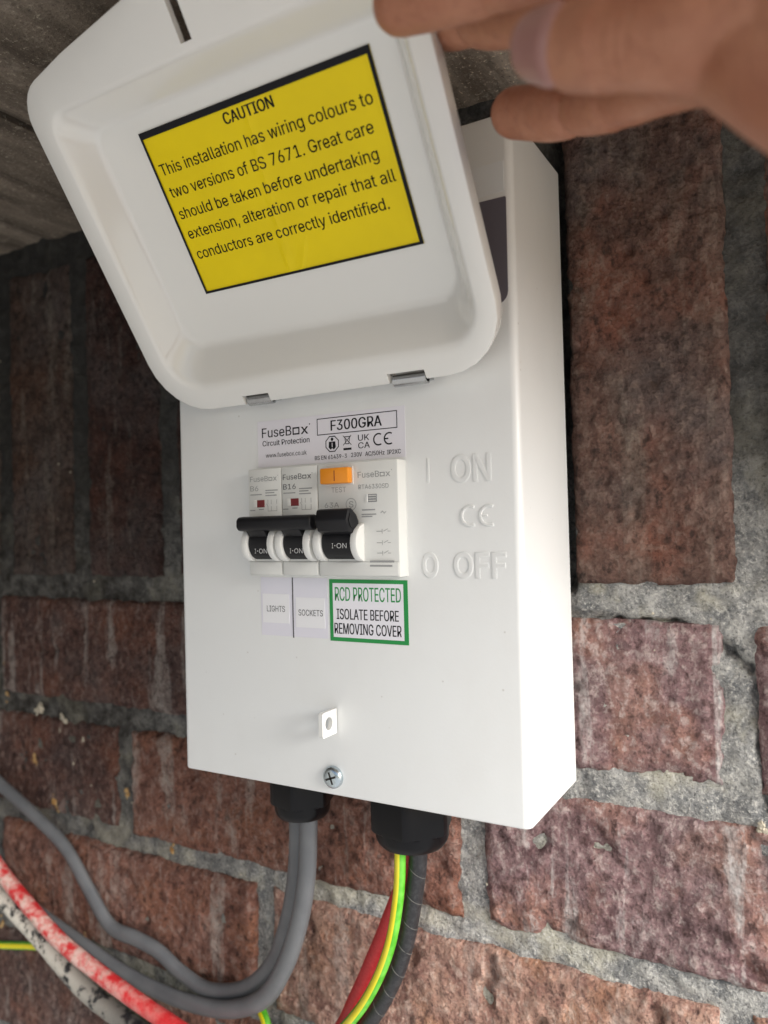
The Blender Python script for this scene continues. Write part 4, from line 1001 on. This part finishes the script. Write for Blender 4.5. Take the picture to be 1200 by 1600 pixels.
bm = bmesh.new()
tube(bm, [(155.6, -85.0, 215.9, 6.4), (166.4, -87.0, 213.3, 6.8), (181.6, -89.0, 210.1, 6.6), (197.3, -94.0, 206.0, 6.9), (210.6, -98.0, 201.9, 7.5), (222.0, -100.0, 198.4, 8.4)], creases=((24, 1.0, 0.9), (26.2, 0.5, 0.8), (46, 0.8, 1.4)))
tube(bm, [(136.0, -38.8, 245.7, 6.6), (151.1, -49.9, 233.4, 6.8), (160.9, -57.2, 226.4, 6.2), (170.0, -62.0, 220.7, 6.6), (188.4, -72.0, 211.2, 7.0), (207.9, -84.0, 202.0, 7.3), (221.0, -92.0, 195.4, 8.3)], creases=((18.5, 1.1, 0.8), (20.5, 0.5, 0.8), (38, 0.8, 1.4)))
tube(bm, [(192.1, -74.0, 198.3, 4.9), (193.6, -66.0, 204.2, 5.7), (201.9, -66.0, 205.6, 5.8), (212.1, -74.0, 200.1, 7.0), (222.6, -90.0, 188.1, 8.4)])
tube(bm, [(166.5, -42.0, 208.0, 6.5), (177.7, -48.0, 202.1, 6.9), (187.6, -54.0, 197.3, 6.1), (196.1, -60.0, 193.4, 6.2), (204.1, -66.0, 190.7, 6.0), (214.4, -76.0, 186.7, 6.9), (224.4, -90.0, 179.6, 8.9)], creases=((23.5, 1.2, 0.8), (25.4, 0.5, 0.7), (39, 0.6, 0.9), (41.5, 0.5, 0.8)))
tube(bm, [(193.7, -97.0, 187.4, 6.2), (198.6, -99.0, 184.4, 7.6), (205.4, -102.0, 181.2, 8.1), (213.1, -104.0, 178.3, 8.4), (220.9, -105.0, 175.9, 9.3), (229.0, -105.0, 175.0, 10.8)], creases=((15.5, 0.5, 0.6), (17.2, 0.6, 0.6), (19, 0.5, 0.6), (21, 0.3, 0.7)))
tube(bm, [(225.3, -103.0, 173.4, 9.6), (230.5, -106.0, 165.9, 9.4), (236.9, -108.0, 157.9, 9.2), (247.6, -112.0, 145.8, 10.6), (275, -124, 118, 14.0)])
tube(bm, [(218.4, -96.0, 193.9, 11.0), (229.1, -102.0, 181.8, 12.0), (239.6, -106.0, 166.9, 13.9), (252.6, -112.0, 152.7, 15.9), (280, -126, 124, 17.0)])
tube(bm, [(212.3, -96.0, 202.0, 7.9), (224.7, -98.0, 192.0, 11.4), (237.5, -104.0, 175.4, 14.3), (258, -114, 152, 16)])
tube(bm, [(275, -124, 120, 17.5), (300, -138, 92, 19), (330, -160, 62, 23), (365, -190, 30, 27)])
me = bpy.data.meshes.new('person'); bm.to_mesh(me); bm.free()
hand = link(bpy.data.objects.new('person', me))
md = hand.modifiers.new('weld', 'REMESH'); md.mode = 'VOXEL'; md.voxel_size = 0.45*S; md.use_smooth_shade = True
md = hand.modifiers.new('soft', 'SMOOTH'); md.factor = 0.5; md.iterations = 4
dg = bpy.context.evaluated_depsgraph_get(); dg.update()
me2 = bpy.data.meshes.new_from_object(hand.evaluated_get(dg)); hand.modifiers.clear(); hand.data = me2
me2.materials.clear(); me2.materials.append(M['skin'])
for p in me2.polygons: p.use_smooth = True
tag(hand, 'bare hand reaching in from upper right, its fingers holding the lid open', 'person')

# thumb nail: a curved plate on the side of the thumb that faces the viewer
tip = Vector((190.2, -96.2, 188.6)); base = Vector((199.0, -99.3, 184.3)); ax = (base-tip).normalized(); cd_ = CAM-base; 
nrm = (Vector((0.18, -0.86, -0.48))); nrm = (nrm-ax*nrm.dot(ax)).normalized(); sd_ = ax.cross(nrm)
bm = bmesh.new(); G_ = []
LN_ = 10.5
for layer in (0.0, -0.6):
    for i in range(13):
        u = i/12; row = []
        rad = 6.2+1.75*min(1, u*1.25)-0.75*max(0, (u-0.72)/0.28)**2
        for j in range(15):
            v = -1+2*j/14
            wd = 0.98*math.sqrt(max(0.0, 1-(max(0, 0.32-u)/0.32)**2.2*0.75))*math.sqrt(max(0, 1-max(0, u-0.8)**2*6))
            th = v*wd*1.08
            c = tip+ax*(LN_*u-1.2)
            row.append(bm.verts.new((c+nrm*((rad+0.05)*math.cos(th)+layer)+sd_*((rad+0.05)*math.sin(th)))*S))
        G_.append(row)
for k in (0, 13):
    for i in range(12):
        for j in range(14): bm.faces.new((G_[k+i][j], G_[k+i][j+1], G_[k+i+1][j+1], G_[k+i+1][j]))
def rimv(k): return [G_[k][j] for j in range(15)]+[G_[k+i][14] for i in range(1, 13)]+[G_[k+12][j] for j in range(13, -1, -1)]+[G_[k+i][0] for i in range(11, 0, -1)]
ra, rb = rimv(0), rimv(13)
for i in range(len(ra)): bm.faces.new((ra[i], ra[(i+1) % len(ra)], rb[(i+1) % len(ra)], rb[i]))
bmesh.ops.recalc_face_normals(bm, faces=bm.faces[:])
me = bpy.data.meshes.new('fingernail'); bm.to_mesh(me); bm.free(); me.materials.append(M['nail'])
for p in me.polygons: p.use_smooth = True
nl = link(bpy.data.objects.new('fingernail', me)); nl.parent = hand
